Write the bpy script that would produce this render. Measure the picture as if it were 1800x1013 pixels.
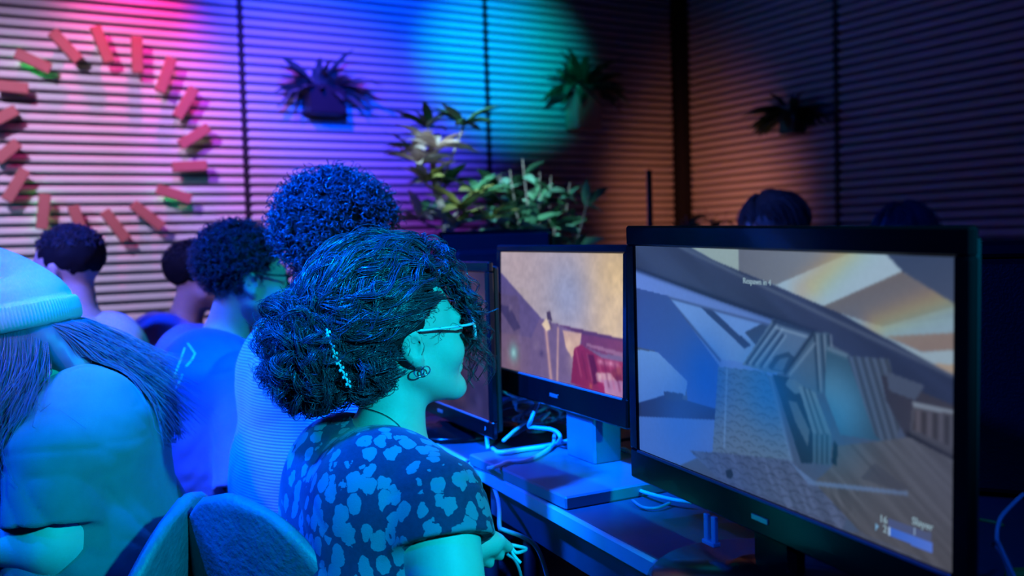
import bpy, math, random
import numpy as np
from mathutils import Vector, Matrix

# ---------------------------------------------------------------- clear
for o in list(bpy.data.objects):
    bpy.data.objects.remove(o)
SC = bpy.context.scene
COL = SC.collection
rng = np.random.default_rng(7)
random.seed(7)

# ---------------------------------------------------------------- camera
FPX = 1650.0
PCX, PCY = 900.0, 506.5
PITCH = math.atan((506.5 - 425) / FPX)
ROLL = 0.030
CAMZ = 1.20
_Fw = np.array([0, math.cos(PITCH), -math.sin(PITCH)])
_R0 = np.array([1.0, 0, 0])
_U0 = np.array([0, math.sin(PITCH), math.cos(PITCH)])
_R = math.cos(ROLL) * _R0 - math.sin(ROLL) * _U0
_U = math.sin(ROLL) * _R0 + math.cos(ROLL) * _U0
CAMP = np.array([0, 0, CAMZ])


def ray(x, y):
    return _Fw + _R * (x - PCX) / FPX + _U * (PCY - y) / FPX


def at(x, y, depth):
    """point seen at photo pixel (x, y) at world depth (distance along +Y)"""
    d = ray(x, y)
    return CAMP + d * (depth / d[1])


def onz(x, y, z):
    d = ray(x, y)
    return CAMP + d * ((z - CAMZ) / d[2])


cam_d = bpy.data.cameras.new('camera')
cam = bpy.data.objects.new('camera', cam_d)
COL.objects.link(cam)
SC.camera = cam
cam_d.sensor_fit = 'HORIZONTAL'
cam_d.sensor_width = 36.0
cam_d.lens = 36.0 * FPX / 1800.0
cam_d.clip_start = 0.05
cam_d.clip_end = 60
m = Matrix.Identity(4)
for i in range(3):
    m[i][0], m[i][1], m[i][2], m[i][3] = _R[i], _U[i], -_Fw[i], CAMP[i]
cam.matrix_world = m
cam_d.dof.use_dof = True
cam_d.dof.focus_distance = 1.42
cam_d.dof.aperture_fstop = 36e-3 * FPX / 1800.0 / 0.0105
cam_d.dof.aperture_blades = 0

# ---------------------------------------------------------------- world, exposure
w = bpy.data.worlds.new('world')
SC.world = w
w.use_nodes = True
w.node_tree.nodes['Background'].inputs[0].default_value = (0.02, 0.03, 0.10, 1)
w.node_tree.nodes['Background'].inputs[1].default_value = 0.05
SC.view_settings.view_transform = 'Standard'
SC.view_settings.look = 'None'
SC.view_settings.gamma = 1.0
SC.view_settings.use_curve_mapping = False
SC.view_settings.exposure = 0.0

# ---------------------------------------------------------------- room frame
HD = math.radians(30.5)
WA = np.array([math.cos(HD), math.sin(HD), 0])      # along the back wall, to the right
WB = np.array([math.sin(HD), -math.cos(HD), 0])     # along the right wall, towards the camera
NA = np.array([math.sin(HD), -math.cos(HD), 0])     # normal of back wall (into the room)
NB = np.array([-math.cos(HD), -math.sin(HD), 0])    # normal of right wall (into the room)
CORNER = np.array([1.107, 5.99, 0])
CEIL = 2.80


def wall_hit(x, y, which, off=0.0):
    n = NA if which == 'back' else NB
    d = ray(x, y)
    p0 = CORNER + n * off
    t = ((p0 - CAMP) @ n) / (d @ n)
    return CAMP + d * t


# ---------------------------------------------------------------- lamps
def lamp(name, kind, loc, target, color, energy, size=0.1, spot=60, blend=0.5):
    L = bpy.data.lights.new(name, kind)
    L.color = color
    L.energy = energy
    if kind == 'AREA':
        L.size = size
    else:
        L.shadow_soft_size = size
    if kind == 'SPOT':
        L.spot_size = math.radians(spot)
        L.spot_blend = blend
    o = bpy.data.objects.new(name, L)
    COL.objects.link(o)
    o.location = Vector(loc)
    if target is not None:
        o.rotation_euler = (Vector(target) - Vector(loc)).to_track_quat('-Z', 'Y').to_euler()
    return o


def wl(x, y, which='back'):
    return wall_hit(x, y, which)


# stage lights washing the back wall
pk = wl(240, -40) + NA * 0.36
pk[2] = 2.74
lamp('spot_light_pink', 'SPOT', pk, wl(235, 110), (1.0, 0.03, 0.34), 66, 0.06, 72, 0.9)
lamp('spot_light_lavender', 'SPOT', (-1.75, 1.9, 2.7), wl(185, 390), (0.60, 0.40, 0.72), 480, 0.05, 48, 0.8)
lamp('spot_light_violet', 'SPOT', (-0.9, 2.6, 2.7), wl(520, 270), (0.42, 0.06, 1.0), 260, 0.05, 44, 0.9)
lamp('spot_light_blue', 'SPOT', (-0.35, 1.6, 2.35), wl(630, 60), (0.0, 0.055, 1.0), 1500, 0.05, 33, 0.8)
lamp('spot_light_cyan', 'SPOT', (-0.1, 2.2, 2.45), wl(875, 110), (0.0, 0.62, 0.70), 760, 0.04, 20, 1.0)
lamp('fill_spot_amber', 'SPOT', (0.75, 4.9, 1.35), wl(1260, 365, 'right'), (1.0, 0.30, 0.15), 18, 0.10, 104, 1.0)  # unseen lamp floating in mid-room, added to warm the right wall
lamp('spot_light_low_teal', 'SPOT', (-2.2, 1.7, 1.75), wl(215, 520), (0.0, 0.42, 0.85), 75, 0.05, 40, 1.0)
# key lights on the players, and unseen fills added for single subjects
lamp('spot_light_key_blue', 'SPOT', (-1.9, -0.4, 2.7), (-0.35, 1.7, 0.8), (0.0, 0.06, 1.0), 220, 0.08, 50, 0.6)
lamp('spot_light_row_blue', 'SPOT', (-1.9, 1.5, 2.7), (-0.65, 2.3, 0.9), (0.0, 0.06, 1.0), 900, 0.08, 60, 0.8)
lamp('spot_light_row_lilac', 'SPOT', (-1.6, 0.9, 2.6), (-1.08, 2.80, 1.05), (0.70, 0.48, 0.85), 120, 0.06, 28, 0.8)
lamp('spot_light_key_cyan', 'SPOT', (1.3, -0.6, 2.15), (-0.20, 1.38, 0.96), (0.0, 0.64, 1.0), 620, 0.05, 23, 0.8)
lamp('spot_light_desk_blue', 'SPOT', (-1.0, 0.9, 2.7), (-0.16, 2.0, 0.77), (0.0, 0.11, 1.0), 2000, 0.06, 36, 0.6)
lamp('fill_spot_plants', 'SPOT', (-0.75, 1.9, 2.6), at(880, 340, 3.9), (0.36, 0.70, 0.85), 640, 0.05, 16, 0.8)  # unseen fill added to brighten the plants from the front
lamp('fill_spot_far_head', 'SPOT', (-0.6, 2.5, 2.3), (0.90, 3.22, 1.24), (0.05, 0.14, 1.0), 90, 0.05, 7, 0.6)  # unseen fill added for blue sheen on the head behind the monitor
lamp('fill_spot_beanie_teal', 'SPOT', (0.9, -0.5, 2.3), (-0.78, 1.66, 1.08), (0.0, 0.50, 0.95), 125, 0.05, 17, 0.9)  # unseen fill added to put teal on the beanie wearer
lamp('spot_light_beanie_white', 'SPOT', (-1.6, 0.7, 2.5), (-0.88, 1.66, 1.12), (1.0, 0.70, 0.72), 50, 0.05, 17, 0.9)
lamp('spot_light_row_cyan', 'SPOT', (1.2, 1.3, 2.5), (-0.60, 2.35, 1.08), (0.0, 0.65, 0.85), 150, 0.05, 13, 0.8)
lamp('fill_spot_left_blue', 'SPOT', (-2.0, 0.8, 2.3), (-0.75, 1.62, 0.92), (0.0, 0.07, 1.0), 260, 0.06, 26, 0.8)  # unseen fill added to give the beanie wearer more blue
lamp('fill_spot_side_blue', 'SPOT', (0.1, -0.6, 2.5), (0.52, 0.98, 0.78), (0.0, 0.10, 1.0), 60, 0.05, 24, 0.9)  # unseen fill added to lift the dark cables at the right


# ================================================================ materials
def srgb(r, g, b):
    def f(c):
        c /= 255.0
        return c / 12.92 if c <= 0.04045 else ((c + 0.055) / 1.055) ** 2.4
    return (f(r), f(g), f(b))


def mat(name, color, rough=0.5, spec=0.5, metal=0.0, noise=None, bump=None, coat=0.0, sheen=0.0, emit=None, sss=0.0):
    """plain procedural material; noise=(scale, amount) varies colour, bump=(scale, strength) adds relief"""
    M = bpy.data.materials.new(name)
    M.use_nodes = True
    nt = M.node_tree
    b = nt.nodes['Principled BSDF']
    b.inputs['Base Color'].default_value = (*color, 1)
    b.inputs['Roughness'].default_value = rough
    b.inputs['Specular IOR Level'].default_value = spec
    b.inputs['Metallic'].default_value = metal
    b.inputs['Coat Weight'].default_value = coat
    b.inputs['Sheen Weight'].default_value = sheen
    if sss:
        b.inputs['Subsurface Weight'].default_value = sss
        b.inputs['Subsurface Radius'].default_value = (0.012, 0.006, 0.004)
        b.inputs['Subsurface Scale'].default_value = 0.5
    if emit:
        b.inputs['Emission Color'].default_value = (*emit[0], 1)
        b.inputs['Emission Strength'].default_value = emit[1]
    tc = nt.nodes.new('ShaderNodeTexCoord')
    if noise:
        n = nt.nodes.new('ShaderNodeTexNoise')
        n.inputs['Scale'].default_value = noise[0]
        n.inputs['Detail'].default_value = 4
        nt.links.new(tc.outputs['Object'], n.inputs['Vector'])
        mx = nt.nodes.new('ShaderNodeMix')
        mx.data_type = 'RGBA'
        a = noise[1]
        mx.inputs['A'].default_value = (*[c * (1 - a) for c in color], 1)
        mx.inputs['B'].default_value = (*[min(1, c * (1 + a)) for c in color], 1)
        nt.links.new(n.outputs['Fac'], mx.inputs['Factor'])
        nt.links.new(mx.outputs['Result'], b.inputs['Base Color'])
    if bump:
        n2 = nt.nodes.new('ShaderNodeTexNoise')
        n2.inputs['Scale'].default_value = bump[0]
        n2.inputs['Detail'].default_value = 5
        nt.links.new(tc.outputs['Object'], n2.inputs['Vector'])
        bp = nt.nodes.new('ShaderNodeBump')
        bp.inputs['Strength'].default_value = bump[1]
        bp.inputs['Distance'].default_value = 0.01
        nt.links.new(n2.outputs['Fac'], bp.inputs['Height'])
        nt.links.new(bp.outputs['Normal'], b.inputs['Normal'])
    return M


def fabric(name, color, rough=0.85, weave=700, folds=0.0, amt=0.12):
    M = mat(name, color, rough, 0.2, noise=(35, amt), sheen=0.15)
    nt = M.node_tree
    b = nt.nodes['Principled BSDF']
    tc = nt.nodes['Texture Coordinate']
    n = nt.nodes.new('ShaderNodeTexNoise')
    n.inputs['Scale'].default_value = weave
    nt.links.new(tc.outputs['Object'], n.inputs['Vector'])
    bp = nt.nodes.new('ShaderNodeBump')
    bp.inputs['Strength'].default_value = 0.25
    bp.inputs['Distance'].default_value = 0.002
    nt.links.new(n.outputs['Fac'], bp.inputs['Height'])
    nt.links.new(bp.outputs['Normal'], b.inputs['Normal'])
    return M


# ================================================================ mesh builders
def obj(name, mesh, parent=None, material=None):
    o = bpy.data.objects.new(name, mesh)
    COL.objects.link(o)
    if parent is not None:
        o.parent = parent
    if material is not None and len(mesh.materials) == 0:
        mesh.materials.append(material)
    return o


def tag(o, label=None, cat=None, group=None, kind=None):
    if label:
        o['label'] = label
    if cat:
        o['category'] = cat
    if group:
        o['group'] = group
    if kind:
        o['kind'] = kind
    return o


def empty(name, loc, rz=0.0, label=None, cat=None, group=None):
    o = bpy.data.objects.new(name, None)
    COL.objects.link(o)
    o.location = Vector(loc)
    o.rotation_euler = (0, 0, rz)
    o.empty_display_size = 0.1
    return tag(o, label, cat, group)


def np_mesh(name, V, quads=None, tris=None, smooth=True):
    V = np.asarray(V, np.float32)
    me = bpy.data.meshes.new(name)
    nq = 0 if quads is None else len(quads)
    ntr = 0 if tris is None else len(tris)
    me.vertices.add(len(V))
    me.vertices.foreach_set('co', V.ravel())
    loops = []
    starts = []
    s = 0
    if nq:
        loops.append(np.asarray(quads, np.int32).ravel())
        starts.append(np.arange(nq, dtype=np.int32) * 4)
        s = nq * 4
    if ntr:
        loops.append(np.asarray(tris, np.int32).ravel())
        starts.append(s + np.arange(ntr, dtype=np.int32) * 3)
    L = np.concatenate(loops)
    me.loops.add(len(L))
    me.loops.foreach_set('vertex_index', L)
    S = np.concatenate(starts)
    me.polygons.add(len(S))
    me.polygons.foreach_set('loop_start', S)
    me.update(calc_edges=True)
    me.validate()
    me.polygons.foreach_set('use_smooth', np.full(len(me.polygons), smooth))
    return me


class MB:
    """collects simple solids into one mesh"""

    def __init__(s):
        s.v = []
        s.f = []

    def add(s, v, f):
        k = len(s.v)
        s.v += [tuple(map(float, p)) for p in v]
        s.f += [tuple(i + k for i in q) for q in f]
        return s

    def box(s, c, size, axes=None, bev=0.0):
        c = np.asarray(c, float)
        h = np.asarray(size, float) / 2
        ax = np.eye(3) if axes is None else np.asarray(axes, float)
        if bev <= 0:
            pts = [c + ax[0] * x * h[0] + ax[1] * y * h[1] + ax[2] * z * h[2] for x in (-1, 1) for y in (-1, 1) for z in (-1, 1)]
            return s.add(pts, [(0, 1, 3, 2), (4, 6, 7, 5), (0, 4, 5, 1), (2, 3, 7, 6), (0, 2, 6, 4), (1, 5, 7, 3)])
        # chamfered box: every corner gives three vertices
        idx = {}
        pts = []
        for x in (-1, 1):
            for y in (-1, 1):
                for z in (-1, 1):
                    for a in range(3):
                        q = [x * h[0], y * h[1], z * h[2]]
                        for b in range(3):
                            if b != a:
                                q[b] -= bev * (x, y, z)[b]
                        idx[(x, y, z, a)] = len(pts)
                        pts.append(c + ax[0] * q[0] + ax[1] * q[1] + ax[2] * q[2])
        f = []
        for a in range(3):
            b, d = (a + 1) % 3, (a + 2) % 3
            for sg in (-1, 1):
                r = []
                for (u, w_) in ((-1, -1), (1, -1), (1, 1), (-1, 1)):
                    k = [0, 0, 0]
                    k[a], k[b], k[d] = sg, u, w_
                    r.append(idx[(*k, a)])
                f.append(tuple(r if sg > 0 else r[::-1]))
        for a in range(3):
            b, d = (a + 1) % 3, (a + 2) % 3
            for u in (-1, 1):
                for w_ in (-1, 1):
                    k0 = [0, 0, 0]
                    k1 = [0, 0, 0]
                    k0[a], k0[b], k0[d] = -1, u, w_
                    k1[a], k1[b], k1[d] = 1, u, w_
                    r = [idx[(*k0, b)], idx[(*k1, b)], idx[(*k1, d)], idx[(*k0, d)]]
                    f.append(tuple(r if u * w_ < 0 else r[::-1]))
        for x in (-1, 1):
            for y in (-1, 1):
                for z in (-1, 1):
                    r = [idx[(x, y, z, 0)], idx[(x, y, z, 1)], idx[(x, y, z, 2)]]
                    f.append(tuple(r if x * y * z > 0 else r[::-1]))
        return s.add(pts, f)

    def tube(s, pts, r, n=8, cap=True):
        P = np.asarray(pts, float)
        R = np.full(len(P), r) if np.isscalar(r) else np.asarray(r, float)
        T = np.gradient(P, axis=0)
        T /= np.linalg.norm(T, axis=1)[:, None] + 1e-9
        ref = np.array([0, 0, 1.0]) if abs(T[0][2]) < 0.9 else np.array([1.0, 0, 0])
        u = np.cross(T[0], ref)
        V = []
        for i in range(len(P)):
            u = u - T[i] * (u @ T[i])
            u /= np.linalg.norm(u) + 1e-9
            w_ = np.cross(T[i], u)
            for k in range(n):
                a = 2 * math.pi * k / n
                V.append(P[i] + R[i] * (u * math.cos(a) + w_ * math.sin(a)))
        f = []
        for i in range(len(P) - 1):
            for k in range(n):
                k2 = (k + 1) % n
                f.append((i * n + k, i * n + k2, (i + 1) * n + k2, (i + 1) * n + k))
        if cap:
            f.append(tuple(range(n))[::-1])
            f.append(tuple((len(P) - 1) * n + k for k in range(n)))
        return s.add(V, f)

    def lathe(s, prof, n=24, c=(0, 0, 0), axes=None):
        ax = np.eye(3) if axes is None else np.asarray(axes, float)
        c = np.asarray(c, float)
        V = []
        for (r, z) in prof:
            for k in range(n):
                a = 2 * math.pi * k / n
                V.append(c + ax[0] * r * math.cos(a) + ax[1] * r * math.sin(a) + ax[2] * z)
        f = []
        for i in range(len(prof) - 1):
            for k in range(n):
                k2 = (k + 1) % n
                f.append((i * n + k, i * n + k2, (i + 1) * n + k2, (i + 1) * n + k))
        f.append(tuple(range(n))[::-1])
        f.append(tuple((len(prof) - 1) * n + k for k in range(n)))
        return s.add(V, f)

    def prism(s, poly, h, o=(0, 0, 0), ax=None):
        """poly (u,v) extruded along third axis from 0 to h"""
        A = np.eye(3) if ax is None else np.asarray(ax, float)
        o = np.asarray(o, float)
        n = len(poly)
        V = [o + A[0] * u + A[1] * v for u, v in poly] + [o + A[0] * u + A[1] * v + A[2] * h for u, v in poly]
        f = [tuple(range(n))[::-1], tuple(range(n, 2 * n))]
        f += [(i, (i + 1) % n, (i + 1) % n + n, i + n) for i in range(n)]
        return s.add(V, f)

    def mesh(s, name, smooth=False):
        me = bpy.data.meshes.new(name)
        me.from_pydata(s.v, [], s.f)
        me.update()
        if smooth:
            me.polygons.foreach_set('use_smooth', np.ones(len(me.polygons), bool))
        return me

    def build(s, name, material, parent=None, smooth=False):
        return obj(name, s.mesh(name, smooth), parent, material)


def smooth_path(pts, n=8):
    """Catmull-Rom through points"""
    P = np.asarray(pts, float)
    Q = np.vstack([2 * P[0] - P[1], P, 2 * P[-1] - P[-2]])
    out = []
    for i in range(1, len(Q) - 2):
        for t in np.linspace(0, 1, n, endpoint=False):
            a, b, c, d = Q[i - 1], Q[i], Q[i + 1], Q[i + 2]
            out.append(0.5 * ((2 * b) + (-a + c) * t + (2 * a - 5 * b + 4 * c - d) * t * t + (-a + 3 * b - 3 * c + d) * t ** 3))
    out.append(P[-1])
    return np.array(out)


def tubes_mesh(name, C, R, sides=3):
    """C (N,K,3) centre lines, R (N,K) radii -> one mesh of many thin tubes"""
    C = np.asarray(C, np.float32)
    N, K, _ = C.shape
    R = np.broadcast_to(np.asarray(R, np.float32), (N, K))
    T = np.gradient(C, axis=1)
    T /= np.linalg.norm(T, axis=2, keepdims=True) + 1e-9
    ref = rng.normal(size=(N, 1, 3)).astype(np.float32)
    u = np.cross(T, ref)
    u /= np.linalg.norm(u, axis=2, keepdims=True) + 1e-9
    v = np.cross(T, u)
    a = np.arange(sides) * 2 * np.pi / sides
    V = C[:, :, None, :] + R[:, :, None, None] * (u[:, :, None, :] * np.cos(a)[None, None, :, None] + v[:, :, None, :] * np.sin(a)[None, None, :, None])
    idx = np.arange(N * K * sides).reshape(N, K, sides)
    A = idx[:, :-1, :]
    B = idx[:, 1:, :]
    q = np.stack([A, np.roll(A, -1, 2), np.roll(B, -1, 2), B], -1).reshape(-1, 4)
    return np_mesh(name, V.reshape(-1, 3), q)


# ================================================================ signed distance modelling
def smin(a, b, k):
    h = np.maximum(k - np.abs(a - b), 0.0)
    return np.minimum(a, b) - h * h / (4 * k)


def smax(a, b, k):
    return -smin(-a, -b, k)


def cap(P, a, b, r1, r2=None):
    r2 = r1 if r2 is None else r2
    a = np.asarray(a, np.float32)
    b = np.asarray(b, np.float32)
    ba = b - a
    pa = P - a
    t = np.clip(pa @ ba / (ba @ ba + 1e-12), 0, 1)
    d = pa - t[:, None] * ba
    return np.sqrt((d * d).sum(1)) - (r1 + (r2 - r1) * t)


def ell(P, c, r, M=None):
    q = P - np.asarray(c, np.float32)
    if M is not None:
        q = q @ np.asarray(M, np.float32)
    r = np.asarray(r, np.float32)
    k0 = np.sqrt(((q / r) ** 2).sum(1))
    k1 = np.sqrt(((q / (r * r)) ** 2).sum(1))
    return np.where(k1 > 1e-6, k0 * (k0 - 1) / np.maximum(k1, 1e-6), -r.min())


def rotm(yaw=0, pitch=0, roll=0):
    """columns are local axes; yaw turns left (ccw), pitch looks up, roll tips to the right"""
    return np.array((Matrix.Rotation(yaw, 3, 'Z') @ Matrix.Rotation(pitch, 3, 'X') @ Matrix.Rotation(roll, 3, 'Y')), np.float32)


_NZ = rng.random((32, 32, 32)).astype(np.float32)


def vnoise(P, s):
    """smooth value noise in -1..1"""
    q = P * s
    i = np.floor(q).astype(np.int32)
    f = q - i
    f = f * f * (3 - 2 * f)
    i0 = i & 31
    i1 = (i + 1) & 31
    def g(a, b, c):
        return _NZ[a, b, c]
    x0, y0, z0 = i0[:, 0], i0[:, 1], i0[:, 2]
    x1, y1, z1 = i1[:, 0], i1[:, 1], i1[:, 2]
    fx, fy, fz = f[:, 0], f[:, 1], f[:, 2]
    a = g(x0, y0, z0) * (1 - fx) + g(x1, y0, z0) * fx
    b = g(x0, y1, z0) * (1 - fx) + g(x1, y1, z0) * fx
    c = g(x0, y0, z1) * (1 - fx) + g(x1, y0, z1) * fx
    d = g(x0, y1, z1) * (1 - fx) + g(x1, y1, z1) * fx
    return ((a * (1 - fy) + b * fy) * (1 - fz) + (c * (1 - fy) + d * fy) * fz) * 2 - 1


def sdf_mesh(name, fn, lo, hi, h, newton=2, blk=8):
    lo = np.asarray(lo, float)
    hi = np.asarray(hi, float)
    nb = np.ceil((hi - lo) / (h * blk)).astype(int)
    n = nb * blk
    D = np.empty(n, np.float32)
    # coarse pass on block centres
    g = [lo[a] + (np.arange(nb[a]) + 0.5) * blk * h - h * 0.5 for a in range(3)]
    BC = np.stack(np.meshgrid(*g, indexing='ij'), -1).reshape(-1, 3).astype(np.float32)
    dc = fn(BC)
    Dv = D.reshape(nb[0], blk, nb[1], blk, nb[2], blk)
    Dv[:] = dc.reshape(nb)[:, None, :, None, :, None]
    act = np.argwhere(np.abs(dc.reshape(nb)) < h * blk * 1.45)
    off = np.stack(np.meshgrid(*[np.arange(blk)] * 3, indexing='ij'), -1).reshape(-1, 3)
    CH = 600
    for s in range(0, len(act), CH):
        a = act[s:s + CH]
        ijk = a[:, None, :] * blk + off[None]
        P = (lo + ijk.reshape(-1, 3) * h).astype(np.float32)
        d = fn(P).reshape(len(a), blk, blk, blk)
        Dv[a[:, 0], :, a[:, 1], :, a[:, 2], :] = d
    S = D < 0
    cnt = np.zeros([k - 1 for k in n], np.uint8)
    for dx in (0, 1):
        for dy in (0, 1):
            for dz in (0, 1):
                cnt += S[dx:n[0] - 1 + dx, dy:n[1] - 1 + dy, dz:n[2] - 1 + dz]
    cells = np.argwhere((cnt > 0) & (cnt < 8))
    ids = np.full([k - 1 for k in n], -1, np.int32)
    ids[cells[:, 0], cells[:, 1], cells[:, 2]] = np.arange(len(cells))
    cor = np.array([[x, y, z] for x in (0, 1) for y in (0, 1) for z in (0, 1)])
    cv = np.stack([D[cells[:, 0] + c[0], cells[:, 1] + c[1], cells[:, 2] + c[2]] for c in cor], 1)
    acc = np.zeros((len(cells), 3))
    num = np.zeros(len(cells))
    for i in range(8):
        for j in range(i + 1, 8):
            if np.abs(cor[i] - cor[j]).sum() != 1:
                continue
            a, b = cv[:, i], cv[:, j]
            mk = (a < 0) != (b < 0)
            t = np.where(mk, a / np.where(mk, a - b, 1), 0)
            acc += np.where(mk[:, None], cor[i] + t[:, None] * (cor[j] - cor[i]), 0)
            num += mk
    V = (lo + (cells + acc / num[:, None]) * h).astype(np.float32)
    quads = []
    for ax in range(3):
        b, c = (ax + 1) % 3, (ax + 2) % 3
        sl0 = [slice(1, -1)] * 3
        sl1 = [slice(1, -1)] * 3
        sl0[ax] = slice(0, -1)
        sl1[ax] = slice(1, None)
        ea = S[tuple(sl0)]
        eb = S[tuple(sl1)]
        e = np.argwhere(ea != eb)
        if len(e) == 0:
            continue
        inside = ea[e[:, 0], e[:, 1], e[:, 2]]
        base = e.copy()
        for k in (b, c):
            base[:, k] += 1
        def cid(db, dc_):
            q = base.copy()
            q[:, b] += db
            q[:, c] += dc_
            return ids[q[:, 0], q[:, 1], q[:, 2]]
        Q = np.stack([cid(-1, -1), cid(0, -1), cid(0, 0), cid(-1, 0)], 1)
        Q[~inside] = Q[~inside][:, ::-1]
        quads.append(Q[(Q >= 0).all(1)])
    for _ in range(newton):
        e = h * 0.4
        d0 = fn(V)
        G = np.stack([fn(V + np.array(v, np.float32) * e) - d0 for v in ((1, 0, 0), (0, 1, 0), (0, 0, 1))], 1) / e
        st = (d0 / np.maximum((G * G).sum(1), 0.2))[:, None] * G
        ln = np.linalg.norm(st, axis=1, keepdims=True)
        st *= np.minimum(1, h * 0.5 / np.maximum(ln, 1e-9))
        V = V - st.astype(np.float32)
    return np_mesh(name, V, np.concatenate(quads))


# ================================================================ ROOM
M_slat = mat('slat_paint', (0.52, 0.52, 0.54), 0.55, 0.3, noise=(6, 0.06))
M_back = mat('wall_backing_grey', (0.20, 0.20, 0.22), 0.8, 0.2, noise=(5, 0.2))
M_batten = mat('seam_batten_dark', (0.012, 0.012, 0.018), 0.6, 0.3, noise=(20, 0.2))
M_floor = mat('dark_floor', (0.02, 0.02, 0.025), 0.5, 0.4, noise=(9, 0.3))
M_ceil = mat('black_ceiling', (0.01, 0.01, 0.012), 0.9, 0.1, noise=(3, 0.2))

PITCHS = 0.045
SL_H = 0.030


def rail_axes(wa, n):
    return [wa, n, np.array([0, 0, 1.0])]


def slat_wall(name, origin, along, n, seams, lam):
    """seams: distances from the corner where panels meet; backing is set back behind the slats"""
    L = seams[-1]
    mid = origin + along * (L / 2) - n * 0.057
    w_ = MB().box((*(mid[:2]), CEIL / 2), (L, 0.05, CEIL), [along, n, np.array([0, 0, 1.0])]).build(name, M_back)
    tag(w_, kind='structure')
    rows = int((CEIL - 0.06) / PITCHS)
    for p in range(len(seams) - 1):
        a, b = seams[p] + 0.012, seams[p + 1] - 0.012
        me = MB().box((0, 0, 0), (b - a, 0.020, SL_H), [along, n, np.array([0, 0, 1.0])], 0.006).mesh('slat')
        me.materials.append(M_slat)
        c = origin + along * ((a + b) / 2) - n * 0.010
        for r_ in range(rows):
            s = obj('slat', me, w_)
            s.location = (c[0], c[1], 0.05 + r_ * PITCHS)
    for p in range(len(seams)):
        bme = MB()
        c = origin + along * seams[p] - n * 0.016
        bme.box((*c[:2], CEIL / 2), (0.022, 0.028, CEIL), [along, n, np.array([0, 0, 1.0])])
        for r_ in range(rows):
            bme.box((c[0] - n[0] * 0.0 + n[0] * 0.017, c[1] + n[1] * 0.017, 0.05 + r_ * PITCHS + 0.022), (0.030, 0.012, 0.016), [along, n, np.array([0, 0, 1.0])])
        bme.build('seam_batten', M_batten, w_)
    return w_


def tdist(px, py, which):
    p = wall_hit(px, py, which)
    return float(np.linalg.norm((p - CORNER)[:2]))


t1 = tdist(862, 300, 'back')
t2 = tdist(438, 390, 'back')
wback = slat_wall('wall_back', CORNER, -WA, NA, [0.06, t1, t2, t2 + (t2 - t1), t2 + 2 * (t2 - t1)], 1)
u1 = tdist(1472, 390, 'right')
wright = slat_wall('wall_right', CORNER, WB, NB, [0.06, u1, u1 + t1, u1 + 2 * t1], 1)
cp = CORNER + NA * 0.0
tag(MB().box((*(CORNER - NA * 0.03 - NB * 0.03)[:2], CEIL / 2), (0.17, 0.17, CEIL), [WA, NA, np.array([0, 0, 1.0])]).build('trim_1', M_batten), kind='structure')
fc = CORNER - WA * 2.4 + NA * 3.4
tag(MB().box((fc[0], fc[1], -0.05), (9.0, 9.5, 0.1), [WA, NA, np.array([0, 0, 1.0])]).build('floor', M_floor), kind='structure')
tag(MB().box((fc[0], fc[1], CEIL + 0.05), (9.0, 9.5, 0.1), [WA, NA, np.array([0, 0, 1.0])]).build('ceiling', M_ceil), kind='structure')

# ---------------------------------------------------------------- ring of wall blocks
M_block = mat('red_block_paint', (0.32, 0.105, 0.10), 0.55, 0.3, noise=(14, 0.12))
M_bracket = mat('black_bracket', (0.01, 0.01, 0.012), 0.5)
Z2 = 2.251
BL = [((60, 210), (200, 275), 'at ten o\'clock'), ((205, 125), (312, 240), 'at eleven o\'clock'), ((375, 105), (432, 248), 'just left of the top'),
      ((540, 145), (545, 290), 'upright, just right of the top'), ((680, 230), (632, 365), 'at one o\'clock'), ((770, 350), (700, 465), 'at two o\'clock'),
      ((825, 505), (712, 575), 'at half past two'), ((682, 662), (818, 655), 'level at three o\'clock'), ((620, 748), (755, 790), 'at four o\'clock over a green glow'),
      ((525, 808), (642, 900), 'at five o\'clock'), ((412, 835), (500, 950), 'at half past five, lowest of all'), ((288, 815), (322, 912), 'at six o\'clock above a dark haired man'),
      ((178, 768), (165, 908), 'at seven o\'clock, green glow both sides'), ((100, 672), (25, 795), 'at eight o\'clock'), ((72, 565), (-12, 635), 'at half past eight, cut off'),
      ((65, 435), (-42, 490), 'cut off at nine o\'clock'), ((112, 352), (-22, 338), 'at half past nine, cut off')]
Mg = mat('led_green', (0.0, 0.1, 0.02), 0.4, emit=((0.02, 1.0, 0.15), 2.0))
Mw = mat('led_warm', (0.2, 0.2, 0.15), 0.4, emit=((1.0, 0.85, 0.5), 1.6))
GL = {0: ('g', 1), 2: ('w', 0), 4: ('w', 0), 6: ('w', 0), 8: ('g', 0), 10: ('w', 0), 12: ('g', 0)}
for i, (p, q, where) in enumerate(BL):
    A = wall_hit(p[0] / Z2, p[1] / Z2, 'back', 0.075)
    B = wall_hit(q[0] / Z2, q[1] / Z2, 'back', 0.075)
    c = (A + B) / 2
    u = B - A
    ln = np.linalg.norm(u)
    u = u / ln
    v = np.cross(NA, u)
    e = empty('wall_block', c - NA * 0.075, 0, 'red wall block of the round ring, %s' % where, 'wall block', 'ring of red wall blocks')
    z0 = NA * 0.075
    MB().box(z0, (ln, 0.047, 0.030), [u, v, NA], 0.003).build('block', M_block, e)
    MB().box(NA * 0.030, (0.05, 0.022, 0.062), [u, v, NA]).build('bracket', M_bracket, e)
    if i in GL:
        k = GL[i][0]
        MB().box(NA * 0.052, (ln * 0.45, 0.030, 0.012), [u, v, NA]).build('led_strip', Mg if k == 'g' else Mw, e)
        L = lamp('led_glow', 'POINT', c - NA * 0.035, None, (0.02, 1.0, 0.15) if k == 'g' else (1.0, 0.75, 0.45), 1.1 if k == 'g' else 0.35, 0.02)

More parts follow.
